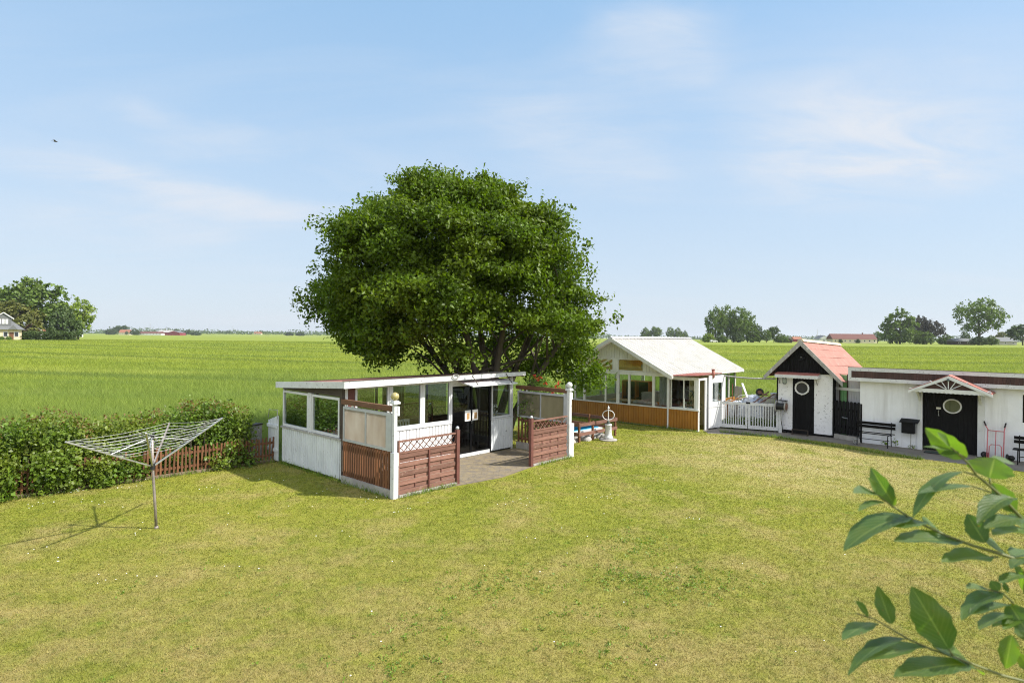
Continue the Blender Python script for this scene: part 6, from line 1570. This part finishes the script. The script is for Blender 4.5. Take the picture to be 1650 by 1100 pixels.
# thin cirrus: long soft wisps
mp=N(t,'ShaderNodeMapping'); L(t,fl.outputs[0],mp.inputs[0]); mp.inputs['Rotation'].default_value=(0,0,rad(-38)); mp.inputs['Scale'].default_value=(.6,1.5,1); mp.inputs['Location'].default_value=CLOUD_LOC
n1=N(t,'ShaderNodeTexNoise',Scale=1.0,Detail=8,Roughness=.58,Distortion=1.3); L(t,mp.outputs[0],n1.inputs['Vector'])
n2=N(t,'ShaderNodeTexNoise',Scale=.5,Detail=3,Roughness=.5); L(t,mp.outputs[0],n2.inputs['Vector'])
a=ramp(t,n1.outputs['Fac'],.42,.64,(0,0,0),(.3,.3,.3)); b=ramp(t,n2.outputs['Fac'],.38,.62,(.1,.1,.1),(1,1,1))
hi=N(t,'ShaderNodeMapRange'); L(t,za.outputs[0],hi.inputs[0]); hi.inputs[1].default_value=.3; hi.inputs[2].default_value=.48; hi.inputs[3].default_value=1; hi.inputs[4].default_value=.2
cm=mix(t,1.0,mix(t,1.0,a,b,'MULTIPLY'),hi.outputs[0],'MULTIPLY')
# single wisps: soft ellipses on the cloud sheet, broken up by the streaky noise
def sheet_pt(px,py):
    X,Z=ray(px,py); d=Vector((X,FPX,Z)).normalized(); k=max(d.z,0)+.16; return Vector((d.x/k,d.y/k,0))
wn=N(t,'ShaderNodeTexNoise',Scale=2.6,Detail=8,Roughness=.62,Distortion=1.0); L(t,mp.outputs[0],wn.inputs['Vector']); wr=ramp(t,wn.outputs['Fac'],.3,.62,(.12,.12,.12),(1,1,1))
wob=N(t,'ShaderNodeTexNoise',Scale=1.6,Detail=4,Roughness=.6); L(t,fl.outputs[0],wob.inputs['Vector'])
wv=N(t,'ShaderNodeVectorMath',operation='MULTIPLY_ADD'); L(t,wob.outputs['Color'],wv.inputs[0]); wv.inputs[1].default_value=(.5,.5,0); wv.inputs[2].default_value=(-.25,-.25,0)
wp=N(t,'ShaderNodeVectorMath',operation='ADD'); L(t,fl.outputs[0],wp.inputs[0]); L(t,wv.outputs[0],wp.inputs[1])
for x0,y0,x1,y1,th,am in ((-60,245,560,372,.2,.85),(260,255,490,222,.12,.55),(730,145,1080,305,.24,.6),(930,50,1150,112,.16,.65),(1170,300,1680,225,.5,.6),(1150,170,1560,310,.3,.45),(180,180,320,212,.12,.4),(-40,335,420,385,.3,.4)):
    A_,B_=sheet_pt(x0,y0),sheet_pt(x1,y1); c_=(A_+B_)/2; d_=B_-A_
    m_=N(t,'ShaderNodeMapping'); m_.vector_type='TEXTURE'; L(t,wp.outputs[0],m_.inputs[0]); m_.inputs['Location'].default_value=c_; m_.inputs['Rotation'].default_value=(0,0,math.atan2(d_.y,d_.x)); m_.inputs['Scale'].default_value=(d_.length*.75,th*1.6,1)
    l_=N(t,'ShaderNodeVectorMath',operation='LENGTH'); L(t,m_.outputs[0],l_.inputs[0])
    r_=N(t,'ShaderNodeMapRange'); r_.interpolation_type='SMOOTHERSTEP'; L(t,l_.outputs['Value'],r_.inputs[0]); r_.inputs[1].default_value=1.05; r_.inputs[2].default_value=0; r_.inputs[3].default_value=0; r_.inputs[4].default_value=am*.9
    cm=mix(t,1.0,cm,mix(t,1.0,wr,r_.outputs[0],'MULTIPLY'),'ADD')
# an even thin veil under the wisps, thicker where the eye passes through more of it
vl=N(t,'ShaderNodeMapRange'); L(t,za.outputs[0],vl.inputs[0]); vl.inputs[1].default_value=0; vl.inputs[2].default_value=.5; vl.inputs[3].default_value=VEIL0; vl.inputs[4].default_value=VEIL1
vz=N(t,'ShaderNodeMapRange'); L(t,za.outputs[0],vz.inputs[0]); vz.inputs[1].default_value=0; vz.inputs[2].default_value=.5; vz.inputs[3].default_value=0; vz.inputs[4].default_value=1
vcol=mix(t,vz.outputs[0],VEIL_COL,VEIL_TOP)
veil=mix(t,vl.outputs[0],sk.outputs[0],vcol)
fin0=mix(t,cm,veil,CLOUD_COL)
# bright broken cloud added in the unseen sky behind the viewer, lifting shaded walls
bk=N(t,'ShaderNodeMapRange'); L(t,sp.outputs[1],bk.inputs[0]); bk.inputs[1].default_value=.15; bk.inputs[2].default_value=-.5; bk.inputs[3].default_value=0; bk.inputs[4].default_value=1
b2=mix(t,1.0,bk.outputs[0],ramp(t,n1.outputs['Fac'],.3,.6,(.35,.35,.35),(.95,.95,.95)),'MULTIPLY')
fin=mix(t,b2,fin0,BACK_FILL_COL); L(t,fin,bg.inputs['Color'])
if HAZE>0:
    m=bpy.data.materials.new('haze'); m.use_nodes=True; ht=m.node_tree; ht.nodes.clear(); ho=ht.nodes.new('ShaderNodeOutputMaterial'); pv=ht.nodes.new('ShaderNodeVolumePrincipled'); pv.inputs['Density'].default_value=HAZE; pv.inputs['Color'].default_value=(.86,.9,.95,1); pv.inputs['Anisotropy'].default_value=.2
    L(ht,pv.outputs[0],ho.inputs['Volume']); o=MB().box(-5500,5500,-120,5600,-2.0,45).build('haze',m); tag(o,kind='stuff')
    SC.cycles.volume_step_rate=5; SC.cycles.volume_bounces=0
SC.view_settings.view_transform='Standard'; SC.view_settings.look='None'; SC.view_settings.gamma=1; SC.view_settings.exposure=EXPO
SC.render.engine='CYCLES'; c=SC.cycles; c.max_bounces=8; c.diffuse_bounces=3; c.glossy_bounces=3; c.transmission_bounces=4; c.transparent_max_bounces=14; c.use_denoising=True; c.caustics_reflective=False; c.caustics_refractive=False; c.sample_clamp_indirect=6; c.filter_width=1.1; c.denoising_input_passes='RGB_ALBEDO_NORMAL'; c.denoising_prefilter='NONE'
try: c.denoiser='OPENIMAGEDENOISE'
except Exception: pass
